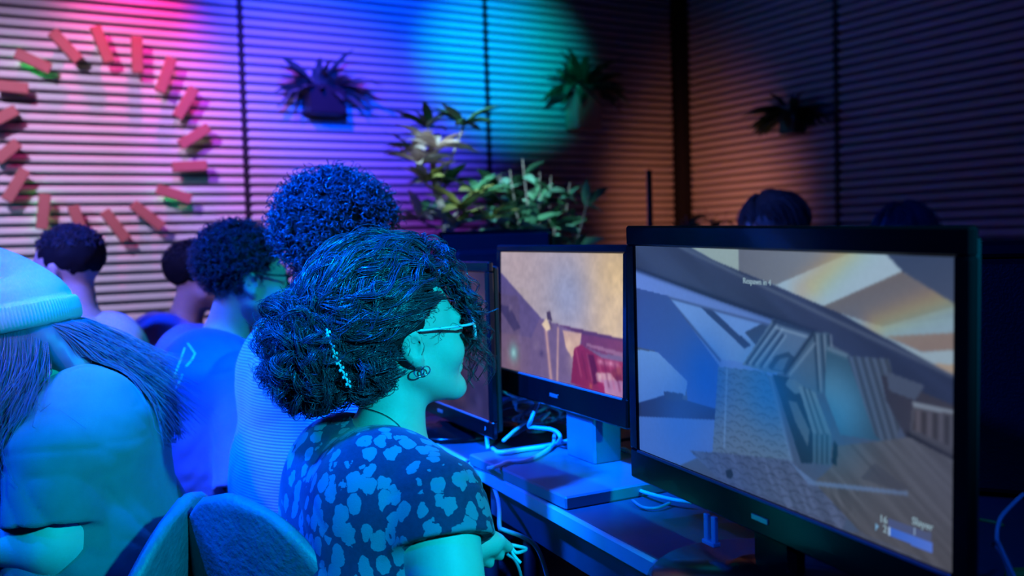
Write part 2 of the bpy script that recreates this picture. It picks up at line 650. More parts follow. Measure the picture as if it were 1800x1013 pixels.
# ---------------------------------------------------------------- plants
M_soil = mat('potting_soil', (0.02, 0.013, 0.009), 0.95, noise=(60, 0.4))


def leaf_mesh(name, L, W, fold=0.25, droop=0.3, m_=None, n=5):
    V = []
    f = []
    for i in range(n + 1):
        t = i / n
        wd = W * math.sin(math.pi * min(1, t * 0.93 + 0.05)) ** 0.8 * 0.5
        z = -droop * L * t * t
        y = L * t
        V += [(-wd, y, z + wd * fold), (0, y, z), (wd, y, z + wd * fold)]
    for i in range(n):
        a = i * 3
        f += [(a, a + 1, a + 4, a + 3), (a + 1, a + 2, a + 5, a + 4)]
    me = bpy.data.meshes.new(name)
    me.from_pydata(V, [], f)
    me.update()
    me.polygons.foreach_set('use_smooth', np.ones(len(f), bool))
    me.materials.append(m_)
    return me


def leaf_mat(name, c, back=0.15):
    M = mat(name, c, 0.45, 0.4, noise=(18, 0.3))
    return M


def put_leaf(me, parent, loc, dirv, roll=0.0, s=1.0):
    o = obj('leaf', me, parent)
    d = Vector(dirv).normalized()
    q = d.to_track_quat('Y', 'Z')
    o.rotation_mode = 'QUATERNION'
    o.rotation_quaternion = q @ Matrix.Rotation(roll, 4, 'Y').to_quaternion()
    o.location = Vector(loc)
    o.scale = (s, s, s)
    return o


def rosette(me_list, parent, c, n, spread=1.0, up=0.3, s=1.0, seed=0):
    r_ = random.Random(seed)
    for i in range(n):
        a = 2.4 * i + r_.uniform(-.3, .3)
        z = r_.uniform(-0.2, 1.0) * up + up * 0.4
        d = (math.cos(a) * spread, math.sin(a) * spread, z)
        put_leaf(r_.choice(me_list), parent, c, d, r_.uniform(-.5, .5), s * r_.uniform(.75, 1.1))


# planters on the slatted walls
M_pl_dark = mat('planter_dark_ceramic', (0.02, 0.02, 0.03), 0.3, 0.5, noise=(8, 0.2))
M_pl_tan = mat('planter_tan_wood', (0.55, 0.40, 0.28), 0.6, 0.3, noise=(10, 0.15))
M_lf_blue = leaf_mat('fern_leaf_greyish', (0.10, 0.14, 0.16))
M_lf_dark = leaf_mat('leaf_dark_green', (0.02, 0.07, 0.03))
M_lf_mid = leaf_mat('leaf_mid_green', (0.10, 0.28, 0.14))
M_lf_teal = leaf_mat('leaf_bright_green', (0.16, 0.36, 0.24))
M_lf_pink = leaf_mat('leaf_pale_cream', (0.75, 0.56, 0.50))
M_lf_tan = leaf_mat('leaf_yellow_green', (0.38, 0.34, 0.10))


def planter(px, py, pw, ph, which, m_, label, leaves, n, L, spread, seed, up=0.6, off=0.10, tilt=0):
    n_ = NA if which == 'back' else NB
    al = WA if which == 'back' else WB
    A = wall_hit(px - pw / 2, py, which, off)
    B = wall_hit(px + pw / 2, py, which, off)
    T = wall_hit(px, py - ph / 2, which, off)
    Bo = wall_hit(px, py + ph / 2, which, off)
    wd = np.linalg.norm((B - A))
    hh = T[2] - Bo[2]
    c = (A + B) / 2
    dp = min(0.13, wd * 0.8)
    e = empty('wall_planter', c - n_ * off, 0, label, 'wall planter')
    o = n_ * (0.006 + dp / 2)
    ax = [al, n_, np.array([0, 0, 1.0])]
    b = MB()
    th = 0.008
    b.box(o - np.array([0, 0, hh / 2 - th / 2]), (wd, dp, th), ax)
    for sg in (-1, 1):
        b.box(o + al * sg * (wd / 2 - th / 2), (th, dp, hh), ax)
        b.box(o + n_ * sg * (dp / 2 - th / 2), (wd - 2 * th, th, hh), ax)
    b.build('planter_box', m_, e)
    MB().box(o + np.array([0, 0, hh / 2 - 0.03]), (wd - 2 * th, dp - 2 * th, 0.02), ax).build('soil', M_soil, e)
    r_ = random.Random(seed)
    lms = [leaf_mesh('leaf', L * k, L * 0.22, 0.3, dr, mm) for mm in leaves for (k, dr) in ((1, 0.5), (0.75, 0.25))]
    for i in range(n):
        a = r_.uniform(-1, 1)
        d = al * a * spread + n_ * r_.uniform(-0.12, 0.9) * spread * 0.7 + np.array([0, 0, up * r_.uniform(-0.25, 1.2)])
        st = o + al * a * wd * 0.35 + np.array([0, 0, hh / 2 - 0.02])
        put_leaf(r_.choice(lms), e, st + d / np.linalg.norm(d) * r_.uniform(0, 0.06), d, r_.uniform(-.6, .6), r_.uniform(.7, 1.15))
    return e


planter(572, 176, 62, 50, 'back', M_pl_dark, 'dark wall planter with spiky grey leaves on the blue lit slats', [M_lf_blue], 70, 0.19, 1.0, 3, 0.55)
planter(1030, 189, 40, 76, 'back', M_pl_tan, 'tall tan box planter with dark leafy plant on the slatted wall', [M_lf_dark, M_lf_dark, M_lf_mid], 75, 0.22, 0.9, 5, 0.7)
planter(1380, 215, 26, 40, 'right', M_pl_dark, 'dark wall planter with drooping dark foliage on the amber lit wall', [M_lf_dark], 120, 0.17, 0.9, 9, 0.15)


def floor_pot(e, r0, h, m_):
    MB().lathe([(r0 * 0.72, 0), (r0, h), (r0 * 0.92, h), (r0 * 0.88, h - 0.03), (0.001, h - 0.03)], 20).build('pot', m_, e, True)
    MB().lathe([(r0 * 0.86, h - 0.045), (r0 * 0.86, h - 0.028)], 16).build('soil', M_soil, e)


M_pot = mat('floor_pot_grey', (0.08, 0.08, 0.09), 0.6, noise=(7, 0.2))
M_trunk = mat('plant_trunk_bark', (0.40, 0.30, 0.26), 0.8, noise=(30, 0.3), bump=(60, 0.4))

# tall cane plant
D1 = 3.75
b0 = at(788, 415, D1)
tall = empty('potted_cane_plant', (b0[0], b0[1], 0), 0, 'tall cane plant with pale and green leaf tufts before the blue lit wall', 'plant')
floor_pot(tall, 0.17, 0.32, M_pot)
base = np.array([b0[0], b0[1], 0])
pts = [np.array([0, 0, 0.28]), at(788, 440, D1) - base, at(778, 370, D1) - base, at(765, 325, D1) - base, at(757, 255, D1) - base]
MB().tube(smooth_path(pts, 6), np.linspace(0.024, 0.010, 25), 8).build('stem', M_trunk, tall, True)
TW = [((815, 222), 0.0, 10, [M_lf_dark, M_lf_mid], .13, (770, 330)), ((765, 262), -0.03, 13, [M_lf_pink], .13, (765, 325)), ((740, 290), -.06, 12, [M_lf_pink], .12, (765, 325)),
      ((752, 225), 0.02, 9, [M_lf_dark, M_lf_blue], .12, (758, 255)), ((722, 262), 0, 6, [M_lf_blue, M_lf_pink], .11, (757, 262)), ((748, 322), -.03, 8, [M_lf_pink, M_lf_tan], .11, (768, 335)),
      ((785, 325), .05, 8, [M_lf_dark], .11, (768, 335)), ((812, 368), -.03, 10, [M_lf_tan, M_lf_mid], .13, (780, 385)), ((840, 345), .02, 8, [M_lf_tan, M_lf_mid], .13, (780, 390)),
      ((800, 400), -.03, 9, [M_lf_teal, M_lf_tan], .13, (786, 410)), ((735, 385), 0.0, 8, [M_lf_pink, M_lf_mid], .13, (784, 400)), ((860, 392), 0, 7, [M_lf_tan, M_lf_teal], .12, (786, 415))]
for i, ((px, py), dy, n, ms, L, (rx, ry)) in enumerate(TW):
    c = at(px, py, D1 + dy) - base
    r0 = at(rx, ry, D1) - base
    MB().tube(smooth_path([r0, (r0 + c) / 2 + np.array([0, 0, -0.01]), c], 3), 0.005, 5).build('twig', M_trunk, tall, True)
    rosette([leaf_mesh('leaf', L * 1.25, L * .36, .3, .35, k) for k in ms], tall, c, n + 4, 0.9, 0.85, 1.0, 20 + i)


def bush(px, py, w_, h_, D, label, ms, n, L, seed, potr=0.18):
    b = at(px, py + h_ / 2, D)
    e = empty('potted_bush', (b[0], b[1], 0), 0, label, 'plant')
    floor_pot(e, potr, 0.34, M_pot)
    base_ = np.array([b[0], b[1], 0])
    rr = random.Random(seed)
    lms = [leaf_mesh('leaf', L, L * .36, .3, .3, k, 4) for k in ms]
    for s in range(14):
        a = rr.uniform(0, 6.28)
        qx = px + w_ / 2 * rr.uniform(-1, 1)
        qy = py - h_ / 2 * rr.uniform(-0.6, 1) * (1 - 0.5 * abs(qx - px) / (w_ / 2))
        tip = at(qx, qy, D + 0.18 * math.sin(a)) - base_
        root = np.array([0.05 * math.cos(a), 0.05 * math.sin(a), 0.3])
        midp = (root * 0.45 + tip * 0.55) * np.array([0.75, 0.75, 1.0]) + np.array([0, 0, 0.05])
        path = smooth_path([root, midp, tip], 7)
        MB().tube(path, np.linspace(0.007, 0.002, len(path)), 5).build('stem', M_trunk, e, True)
        for k in range(n):
            t = rr.uniform(0.45, 1)
            p = path[int(t * (len(path) - 1))]
            d = (rr.uniform(-1, 1), rr.uniform(-1, 1), rr.uniform(-0.3, 1.0))
            put_leaf(rr.choice(lms), e, p, d, rr.uniform(-.8, .8), rr.uniform(.7, 1.2))
    return e


bush(945, 335, 190, 150, 3.95, 'broad leafy bush with teal lit leaves right of the cane plant', [M_lf_teal, M_lf_mid, M_lf_dark, M_lf_mid], 20, 0.125, 31)
bush(1245, 385, 130, 70, 4.6, 'low dark bush in front of the room corner', [M_lf_dark], 12, 0.085, 35)

# thin black upright pole by the corner
pp = at(1143, 398, 4.3)
tp = at(1142, 299, 4.3)
M_pole = mat('black_pole_metal', (0.012, 0.012, 0.03), 0.45, 0.5)
pe = empty('floor_stand', (pp[0], pp[1], 0), 0, 'thin black upright stand in front of the dark corner', 'stand')
MB().tube([(0, 0, 0.02), (0, 0, 0.9), (0, 0, tp[2])], [0.016, 0.014, 0.0125], 10).build('pole', M_pole, pe, True)
MB().lathe([(0.15, 0), (0.15, 0.012), (0.03, 0.025), (0.02, 0.05)], 20).build('base', M_pole, pe, True)


# ================================================================ TABLES
DESKZ = 0.77
DD = np.array([-0.415, 0.910, 0.0])       # along the desk, away from the camera
DI = np.array([0.910, 0.415, 0.0])        # across the desk, away from the players
EZ = np.array([0, 0, 1.0])
E0 = np.array([0.160, 1.262, 0.0])        # a point on the front edge
M_top = mat('table_laminate_dark', (0.10, 0.10, 0.13), 0.35, 0.5, noise=(40, 0.15), bump=(400, 0.05))
M_edge = mat('table_edge_trim_light', (0.62, 0.63, 0.66), 0.4, 0.5, noise=(12, 0.05))
M_apron = mat('table_apron_dark', (0.06, 0.06, 0.08), 0.5, noise=(12, 0.2))
M_leg = mat('table_leg_black', (0.015, 0.015, 0.018), 0.4, 0.5)


def table(name, label, t0, t1, depth=0.75, front=0.0, z=DESKZ):
    c = E0 + DD * ((t0 + t1) / 2) + DI * (depth / 2 + front)
    e = empty(name, (c[0], c[1], 0), 0, label, 'table', 'row of folding tables')
    L = t1 - t0
    ax = [DD, DI, EZ]
    MB().box((0, 0, z - 0.0125), (L, depth - 0.02, 0.025), ax, 0.002).build('tabletop', M_top, e)
    MB().box(-DI * (depth / 2 - 0.005) + EZ * (z - 0.0125), (L, 0.010, 0.027), ax, 0.003).build('edge_trim', M_edge, e)
    MB().box(DI * (depth / 2 - 0.005) + EZ * (z - 0.0125), (L, 0.010, 0.027), ax, 0.003).build('edge_trim', M_edge, e)
    for s in (-1, 1):
        MB().box(DI * s * (depth / 2 - 0.035) + EZ * (z - 0.060), (L - 0.10, 0.02, 0.070), ax, 0.002).build('apron', M_apron, e)
    for s in (-1, 1):
        for q in (-1, 1):
            p = DD * s * (L / 2 - 0.09) + DI * q * (depth / 2 - 0.09)
            MB().tube([p + EZ * 0.0, p + EZ * 0.4, p + EZ * (z - 0.03)], 0.016, 10).build('leg', M_leg, e, True)
        p0 = DD * s * (L / 2 - 0.09) - DI * (depth / 2 - 0.09) + EZ * 0.16
        MB().tube([p0, p0 + DI * (depth - 0.18)], 0.011, 8).build('crossbar', M_leg, e, True)
    return e


table('folding_table', 'dark topped table nearest the camera under the large monitor, light front edge', -0.95, 0.62)
table('folding_table', 'far table of the row under the monitor beside the curly haired woman', 0.64, 2.25)
table('folding_table', 'dark table behind the row, carrying the monitors seen from behind', -0.95, 2.2, 0.53, 0.77)

# ================================================================ MONITORS
M_bez = mat('monitor_black_gloss', (0.004, 0.004, 0.005), 0.2, 0.3, coat=0.1, noise=(30, 0.2))
M_shell = mat('monitor_black_matte', (0.014, 0.014, 0.018), 0.45, 0.4, noise=(30, 0.2))
M_lip = mat('monitor_bevel_glint', (0.16, 0.16, 0.18), 0.25, 0.5, noise=(30, 0.1))  # lightened to paint the glint along the bevel
M_silver = mat('silver_print', (0.55, 0.55, 0.58), 0.3, 0.5, 0.8)


def screen_material(name, strength):
    M = bpy.data.materials.new(name)
    M.use_nodes = True
    nt = M.node_tree
    b = nt.nodes['Principled BSDF']
    b.inputs['Base Color'].default_value = (0.004, 0.004, 0.005, 1)
    b.inputs['Roughness'].default_value = 0.35
    b.inputs['Specular IOR Level'].default_value = 0.35
    a = nt.nodes.new('ShaderNodeAttribute')
    a.attribute_name = 'picture'
    nt.links.new(a.outputs['Color'], b.inputs['Emission Color'])
    b.inputs['Emission Strength'].default_value = strength
    return M


class Canvas:
    """a picture shown on a lit screen: painted in screen coordinates u (right), v (down), 0..1"""

    def __init__(s, nx, ny, bg, to_uv):
        s.nx, s.ny = nx, ny
        u, v = np.meshgrid((np.arange(nx + 1)) / nx, (np.arange(ny + 1)) / ny)
        s.u, s.v = u, v
        s.H = to_uv
        s.c = np.empty((ny + 1, nx + 1, 3))
        s.c[:] = bg

    def uv(s, pts):
        P = np.asarray(pts, float)
        q = np.c_[P, np.ones(len(P))] @ s.H.T
        return q[:, :2] / q[:, 2:]

    def mask(s, poly):
        P = s.uv(poly)
        ins = np.zeros(s.u.shape, bool)
        n = len(P)
        for i in range(n):
            (x0, y0), (x1, y1) = P[i], P[(i + 1) % n]
            if abs(y1 - y0) < 1e-9:
                continue
            cr = ((y0 > s.v) != (y1 > s.v)) & (s.u < (x1 - x0) * (s.v - y0) / (y1 - y0) + x0)
            ins ^= cr
        return ins

    def poly(s, pts, col, col2=None, ang=90, a=1.0):
        mk = s.mask(pts)
        col = np.asarray(col, float)
        if col2 is None:
            s.c[mk] = s.c[mk] * (1 - a) + col * a
        else:
            P = s.uv(pts)
            d = np.array([math.cos(math.radians(ang)), math.sin(math.radians(ang))])
            t = s.u * d[0] + s.v * d[1]
            tp = P @ d
            t = np.clip((t - tp.min()) / (tp.max() - tp.min() + 1e-9), 0, 1)[..., None]
            g = col * (1 - t) + np.asarray(col2, float) * t
            s.c[mk] = (s.c * (1 - a) + g * a)[mk]
        return mk

    def line(s, p, q, w, col, a=1.0, soft=True, mk=None):
        A, B = s.uv([p, q])
        asp = np.array([1.78, 1.0])
        A, B = A * asp, B * asp
        X = np.stack([s.u * 1.78, s.v], -1)
        ba = B - A
        t = np.clip(((X - A) @ ba) / (ba @ ba), 0, 1)
        d = np.linalg.norm(X - A - t[..., None] * ba, axis=-1)
        k = np.exp(-(d / w) ** 2) if soft else (d < w).astype(float)
        if mk is not None:
            k = k * mk
        k = (k * a)[..., None]
        s.c = s.c * (1 - k) + np.asarray(col, float) * k

    def glow(s, p, w, col, a=1.0, mk=None):
        A = s.uv([p])[0]
        d2 = ((s.u - A[0]) * 1.78) ** 2 + (s.v - A[1]) ** 2
        k = np.exp(-d2 / w ** 2) * a
        if mk is not None:
            k = k * mk
        s.c = s.c * (1 - k[..., None]) + np.asarray(col, float) * k[..., None]

    def mul(s, f, mk=None):
        f = f if mk is None else np.where(mk, f, 1.0)
        s.c *= f[..., None]

    def blur(s, k=1):
        for _ in range(k):
            c = np.pad(s.c, ((1, 1), (1, 1), (0, 0)), 'edge')
            s.c = (c[1:-1, 1:-1] * 4 + c[:-2, 1:-1] + c[2:, 1:-1] + c[1:-1, :-2] + c[1:-1, 2:]) / 8

    def noise(s, su, sv, ang=0):
        a = math.radians(ang)
        x = s.u * 1.78 * math.cos(a) + s.v * math.sin(a)
        y = -s.u * 1.78 * math.sin(a) + s.v * math.cos(a)
        P = np.stack([x * su + 40, y * sv + 40, np.zeros_like(x)], -1).reshape(-1, 3).astype(np.float32)
        return vnoise(P, 1.0).reshape(s.u.shape)

    def mesh(s, name, W, H, place):
        X = (s.u - 0.5) * W
        Y = (0.5 - s.v) * H
        V = place(X.ravel(), Y.ravel())
        n1 = s.nx + 1
        idx = np.arange((s.ny + 1) * n1).reshape(s.ny + 1, n1)
        q = np.stack([idx[1:, :-1], idx[1:, 1:], idx[:-1, 1:], idx[:-1, :-1]], -1).reshape(-1, 4)
        me = np_mesh(name, V, q, smooth=False)
        c = np.clip(s.c / 255.0, 0, 1) ** 1.12 * np.array([0.97, 1.02, 1.12]) * 1.03
        c = np.clip(c, 0, 1)
        lin = np.where(c <= 0.04045, c / 12.92, ((c + 0.055) / 1.055) ** 2.4).reshape(-1, 3)
        at_ = me.color_attributes.new('picture', 'FLOAT_COLOR', 'POINT')
        at_.data.foreach_set('color', np.c_[lin, np.ones(len(lin))].astype(np.float32).ravel())
        return me


def homog(src):
    """photo quad (TL,TR,BR,BL) -> unit square"""
    dst = [(0, 0), (1, 0), (1, 1), (0, 1)]
    A = []
    b = []
    for (x, y), (u, v) in zip(src, dst):
        A += [[x, y, 1, 0, 0, 0, -u * x, -u * y], [0, 0, 0, x, y, 1, -v * x, -v * y]]
        b += [u, v]
    h = np.linalg.solve(np.array(A, float), np.array(b, float))
    return np.append(h, 1).reshape(3, 3)


def monitor(name, label, q, H, bz, chin, canvas, strength, stand, group='monitors on the tables', back_only=False, deskz=DESKZ, base_kind='round', roll_top=0.006):
    """q = centre x, y, z, yaw, tilt, width, roll of the lit screen"""
    cx, cy, cz, yaw, tilt, W, rl = q
    e = empty(name, (cx, cy, deskz), yaw, label, 'monitor', group)
    # local frame: x = viewer's right, y = away from the viewer, z up
    up = np.array([0, math.sin(tilt), math.cos(tilt)])
    rt = np.array([1.0, 0, 0])
    rt, up = rt * math.cos(rl) + up * math.sin(rl), up * math.cos(rl) - rt * math.sin(rl)
    nb = np.cross(rt, up)          # towards... right x up
    if nb[1] > 0:
        nb = -nb                   # towards the viewer
    c = np.array([0, 0, cz - deskz])
    bl, br, bt, bb = bz
    ax = [rt, up, nb]
    # bezel: four bars around the screen, standing 4 mm proud
    th = 0.012
    fm = MB()
    oz = nb * (0.004 - th / 2)
    fm.box(c + up * (H / 2 + bt / 2) + rt * (br - bl) / 2 + oz, (W + bl + br, bt, th), ax, 0.003)
    fm.box(c - up * (H / 2 + bb / 2) + rt * (br - bl) / 2 + oz, (W + bl + br, bb, th), ax, 0.003)
    fm.box(c - rt * (W / 2 + bl / 2) + oz, (bl, H + 0.002, th), ax, 0.002)
    fm.box(c + rt * (W / 2 + br / 2) + oz, (br, H + 0.002, th), ax, 0.002)
    fm.build('bezel', M_bez, e)
    # inner lip under the screen, bevel highlight put into its lighter colour
    MB().box(c - up * (H / 2 + 0.002) + nb * 0.004, (W, 0.004, 0.004), ax, 0.001).build('inner_lip', M_lip, e)
    # back shell
    sh = MB()
    w2, h2 = W + bl + br, H + bt + bb
    cc = c + rt * (br - bl) / 2 + up * (bt - bb) / 2
    sh.box(cc - nb * 0.018, (w2 - 0.020, h2 - 0.020, 0.014), ax, 0.004)
    sh.box(cc - nb * 0.036, (w2 * 0.72, h2 * 0.66, 0.030), ax, 0.012)
    sh.build('back_shell', M_shell, e)
    if canvas is not None:
        me = canvas.mesh('screen', W, H, lambda X, Y: c + X[:, None] * rt + Y[:, None] * up)
        obj('screen', me, e, screen_material(name + '_screen', strength))
    else:
        MB().box(c, (W, H, 0.002), ax).build('screen', M_bez, e)
    # chin badge, power light
    MB().box(c - up * (H / 2 + bb * 0.55) + nb * 0.0045, (0.030, 0.007, 0.002), ax, 0.0005).build('badge', M_silver, e)
    bot = c - up * (H / 2 + bb)
    if base_kind == 'round':
        MB().lathe([(0.140, 0.0), (0.146, 0.006), (0.138, 0.014), (0.05, 0.020), (0.04, 0.026)], 40, (stand[0], stand[1], 0)).build('stand_base', M_bez, e, True)
        MB().box((stand[0], stand[1] + 0.02, (bot[2] + 0.05) / 2 + 0.01), (0.075, 0.028, bot[2] + 0.05), None, 0.008).build('stand_neck', M_bez, e)
    return e, (rt, up, nb, c)


def text_mesh(name, body, size, origin, ax, m_, parent, align='LEFT', depth=0.0003, sx=1.0):
    cu = bpy.data.curves.new(name, 'FONT')
    cu.body = body
    cu.size = size
    cu.align_x = align
    cu.extrude = depth
    cu.resolution_u = 3
    t = bpy.data.objects.new(name, cu)
    COL.objects.link(t)
    dg = bpy.context.evaluated_depsgraph_get()
    me = bpy.data.meshes.new_from_object(t.evaluated_get(dg))
    bpy.data.objects.remove(t)
    V = np.empty(len(me.vertices) * 3, np.float32)
    me.vertices.foreach_get('co', V)
    V = V.reshape(-1, 3)
    rt, up, nb = ax
    V = np.asarray(origin) + V[:, :1] * sx * rt + V[:, 1:2] * up + V[:, 2:] * nb
    me.vertices.foreach_set('co', V.astype(np.float32).ravel())
    me.update()
    me.materials.clear()
    o = obj(name, me, parent, m_)
    return o


# ---- picture on the large monitor: a grey blue hall of beams and ramps
QB = [(1115, 433), (1681, 452), (1674, 1009), (1127, 790)]
k7 = lambda pts: [(1110 + x / 1.7466, 420 + y / 1.7466) for x, y in pts]
cv = Canvas(420, 236, (82, 92, 112), homog(QB))
P = lambda pts, *a, **k: cv.poly(k7(pts), *a, **k)
Ln = lambda p, q, w_, col, a=1.0, mk=None: cv.line(*k7([p, q]), w_, col, a, True, mk)
GLw = lambda p, w_, col, a=1.0, mk=None: cv.glow(k7([p])[0], w_, col, a, mk)
sky = P([(130, 0), (1040, 30), (1040, 450), (560, 215), (330, 110)], (150, 158, 158), (140, 155, 165), 0)
P([(130, 0), (330, 10), (325, 110), (300, 95)], (168, 174, 160))
pan = P([(325, 10), (770, 30), (600, 120), (500, 160), (430, 140), (325, 108)], (120, 118, 122), (150, 152, 150), 0)
brt = P([(440, 143), (700, 30), (770, 38), (832, 101), (580, 212)], (172, 186, 188))
shd = P([(580, 212), (830, 101), (1010, 205), (770, 272)], (122, 112, 108), (112, 118, 128), 60)
P([(640, 238), (770, 272), (1020, 240), (1020, 300), (780, 302)], (150, 168, 172))
P([(780, 302), (1020, 290), (1020, 345), (890, 350)], (148, 128, 116))
P([(810, 320), (890, 352), (1020, 342), (1020, 392), (905, 385)], (165, 178, 178))
P([(905, 385), (1020, 392), (1020, 440)], (182, 158, 132))
for (p, q, w_, c_, a_) in [((520, 160), (660, 20), .05, (206, 148, 96), .55), ((560, 150), (700, 10), .04, (206, 196, 110), .5), ((600, 150), (740, 20), .04, (150, 190, 170), .35),
                           ((740, 262), (1010, 150), .045, (205, 140, 92), .5), ((760, 270), (1010, 185), .035, (190, 190, 110), .5), ((790, 285), (1010, 215), .03, (120, 170, 180), .35)]:
    Ln(p, q, w_ * 1.15, c_, a_ * .62, sky)
P([(760, 20), (1040, 20), (1040, 230), (832, 101)], (66, 80, 104), (84, 92, 110), 60)
left = P([(0, 90), (260, 185), (560, 285), (440, 425), (265, 400), (0, 150)], (124, 144, 196), (104, 130, 176), 0)
win = P([(108, 182), (235, 212), (425, 268), (345, 385), (330, 380), (268, 372)], (128, 158, 204), (112, 142, 178), 0)
P([(205, 208), (255, 222), (365, 330), (345, 340)], (58, 76, 112))
P([(240, 216), (400, 262), (370, 315), (330, 300)], (118, 150, 196))
P([(345, 290), (400, 262), (425, 268), (380, 330)], (66, 82, 110))
Ln((108, 182), (270, 375), .008, (74, 90, 128))
Ln((108, 182), (425, 268), .006, (84, 100, 136))
P([(0, 150), (110, 178), (268, 392), (262, 555), (175, 545), (168, 440), (80, 350), (0, 330)], (74, 92, 140), (60, 100, 170), 60)
P([(0, 340), (80, 350), (172, 440), (166, 482), (0, 520)], (118, 150, 192), (96, 130, 182), 90)
P([(0, 512), (110, 480), (262, 525), (258, 560), (0, 545)], (50, 64, 100))
P([(100, 470), (160, 478), (155, 500), (105, 498)], (56, 70, 100))
P([(0, 545), (262, 558), (250, 655), (140, 700), (0, 660)], (92, 124, 178), (84, 118, 178), 90)
beam = P([(0, 15), (140, 22), (430, 142), (640, 232), (1020, 440), (1020, 530), (780, 432), (560, 292), (260, 190), (0, 90)], (72, 80, 102), (52, 62, 88), 70)
cv.mul(1 + 0.10 * cv.noise(3, 26, 27), beam)
Ln((0, 92), (560, 291), .012, (40, 50, 76), .7)
Ln((140, 24), (1010, 436), .008, (120, 128, 140), .5)
# ramp with overlapping scales
rmp = P([(265, 395), (412, 412), (492, 682), (250, 655)], (84, 112, 142), (104, 118, 132), 90)
sc_u = np.abs(np.sin(cv.u * 62 + np.where(np.floor(cv.v * 30) % 2 > 0, 1.57, 0)))
scl = (np.mod(cv.v * 30 + sc_u * 0.5, 1.0) < 0.20)
fl2 = P([(180, 650), (492, 682), (560, 750), (700, 780), (640, 900), (300, 770)], (82, 96, 124), (92, 96, 116), 0)
cv.mul(np.where(scl, 0.84, 1.03), rmp | fl2)
Ln((292, 400), (285, 640), .006, (130, 160, 190), .6)
Ln((425, 430), (490, 680), .010, (120, 140, 165), .6)
# frames behind
P([(340, 388), (432, 248), (562, 290), (478, 418), (410, 412)], (104, 120, 138), (96, 116, 140), 0)
for a_, b_ in [((352, 385), (438, 262)), ((372, 388), (452, 280)), ((395, 395), (462, 300))]:
    Ln(a_, b_, .007, (58, 74, 98))
    Ln((a_[0] + 10, a_[1]), (b_[0] + 10, b_[1]), .005, (140, 156, 172), .8)
Ln((435, 255), (560, 292), .010, (52, 66, 92))
Ln((440, 275), (540, 305), .005, (146, 160, 172), .8)
P([(415, 400), (440, 362), (480, 350), (500, 368), (470, 415)], (58, 76, 98))
P([(432, 402), (452, 372), (482, 366), (462, 408)], (88, 108, 130))
P([(470, 418), (556, 290), (604, 292), (614, 470), (560, 482)], (92, 108, 124), (84, 104, 122), 0)
for dx in (0, 22, 42):
    Ln((560 + dx, 300), (572 + dx, 470), .007, (52, 68, 86), .9)
    Ln((568 + dx, 300), (580 + dx, 470), .005, (138, 150, 160), .7)
Ln((470, 415), (556, 292), .008, (48, 62, 82))
Ln((485, 420), (560, 325), .006, (136, 150, 162), .7)
rec = P([(596, 330), (668, 360), (765, 625), (640, 605), (592, 480)], (62, 88, 104), (56, 84, 102), 90)
GLw((640, 520), .13, (96, 148, 172), .75, rec)
GLw((600, 470), .09, (120, 150, 160), .5, rec)
Ln((602, 340), (660, 362), .009, (120, 136, 148), .8)
P([(432, 420), (482, 430), (605, 605), (552, 692), (520, 690)], (46, 62, 78), (40, 58, 74), 90)
P([(482, 430), (505, 440), (545, 470), (500, 480), (470, 450)], (104, 118, 128))
P([(480, 500), (505, 505), (545, 590), (540, 640), (500, 560)], (92, 102, 112))
P([(510, 455), (562, 474), (612, 605), (556, 602)], (124, 136, 142), (108, 122, 132), 90)
Ln((528, 462), (572, 602), .006, (60, 72, 84), .9)
Ln((545, 468), (592, 604), .006, (62, 74, 86), .9)
P([(555, 602), (613, 605), (609, 698), (556, 690)], (92, 110, 122), (78, 98, 112), 90)
for x in (568, 584, 599):
    Ln((x, 606), (x, 690), .005, (44, 60, 72), .9)
stp = P([(660, 362), (790, 372), (830, 560), (800, 655), (745, 605)], (78, 92, 112), (80, 88, 100), 0)
cv.mul(1 + 0.16 * np.sin((cv.u * 1.78 * 0.93 - cv.v * 0.36) * 190), stp)
rt_ = P([(765, 420), (1020, 530), (1020, 700), (840, 610), (780, 500)], (62, 62, 74), (72, 68, 74), 0)
P([(780, 410), (900, 455), (870, 500), (790, 470)], (84, 92, 108))
P([(862, 505), (1010, 535), (1010, 600), (990, 680), (852, 605)], (92, 88, 92), (80, 80, 86), 90)
crt = P([(870, 530), (1005, 552), (1000, 650), (862, 590)], (86, 78, 80), (76, 76, 82), 0)
cv.mul(1 + 0.25 * np.sin(cv.u * 260), crt)
P([(862, 505), (1010, 535), (1010, 548), (864, 520)], (140, 146, 150))
Ln((850, 608), (1010, 694), .012, (30, 32, 42), .9)
flr = P([(612, 640), (760, 625), (850, 612), (1020, 700), (1020, 1040), (700, 900), (560, 750), (615, 700)], (96, 96, 100), (94, 90, 92), 90)
cv.mul(1 + 0.10 * cv.noise(5, 70, 33), flr)
fl3 = P([(0, 655), (140, 690), (300, 770), (640, 900), (700, 900), (1020, 1040), (500, 900)], (84, 98, 126), (96, 94, 100), 0)
cv.mul(1 + 0.10 * cv.noise(8, 50, 60), fl3 | fl2)
P([(482, 684), (560, 745), (845, 778), (848, 792), (545, 757)], (112, 134, 166), a=.7)
P([(745, 690), (850, 770), (820, 778), (700, 740)], (74, 74, 82), a=.6)
P([(620, 620), (632, 640), (628, 700), (612, 690)], (36, 50, 60))
P([(290, 712), (306, 708), (314, 724), (306, 738), (294, 732)], (34, 44, 58))
GLw((230, 430), .17, (10, 92, 186), .62)
GLw((420, 470), .17, (10, 112, 190), .55)
GLw((600, 560), .16, (20, 122, 172), .40)
GLw((150, 560), .20, (40, 110, 196), .45)
GLw((300, 800), .20, (62, 84, 140), .35)
GLw((1000, 700), .25, (84, 84, 104), .3)
cv.mul(1 + 0.012 * cv.noise(90, 90))
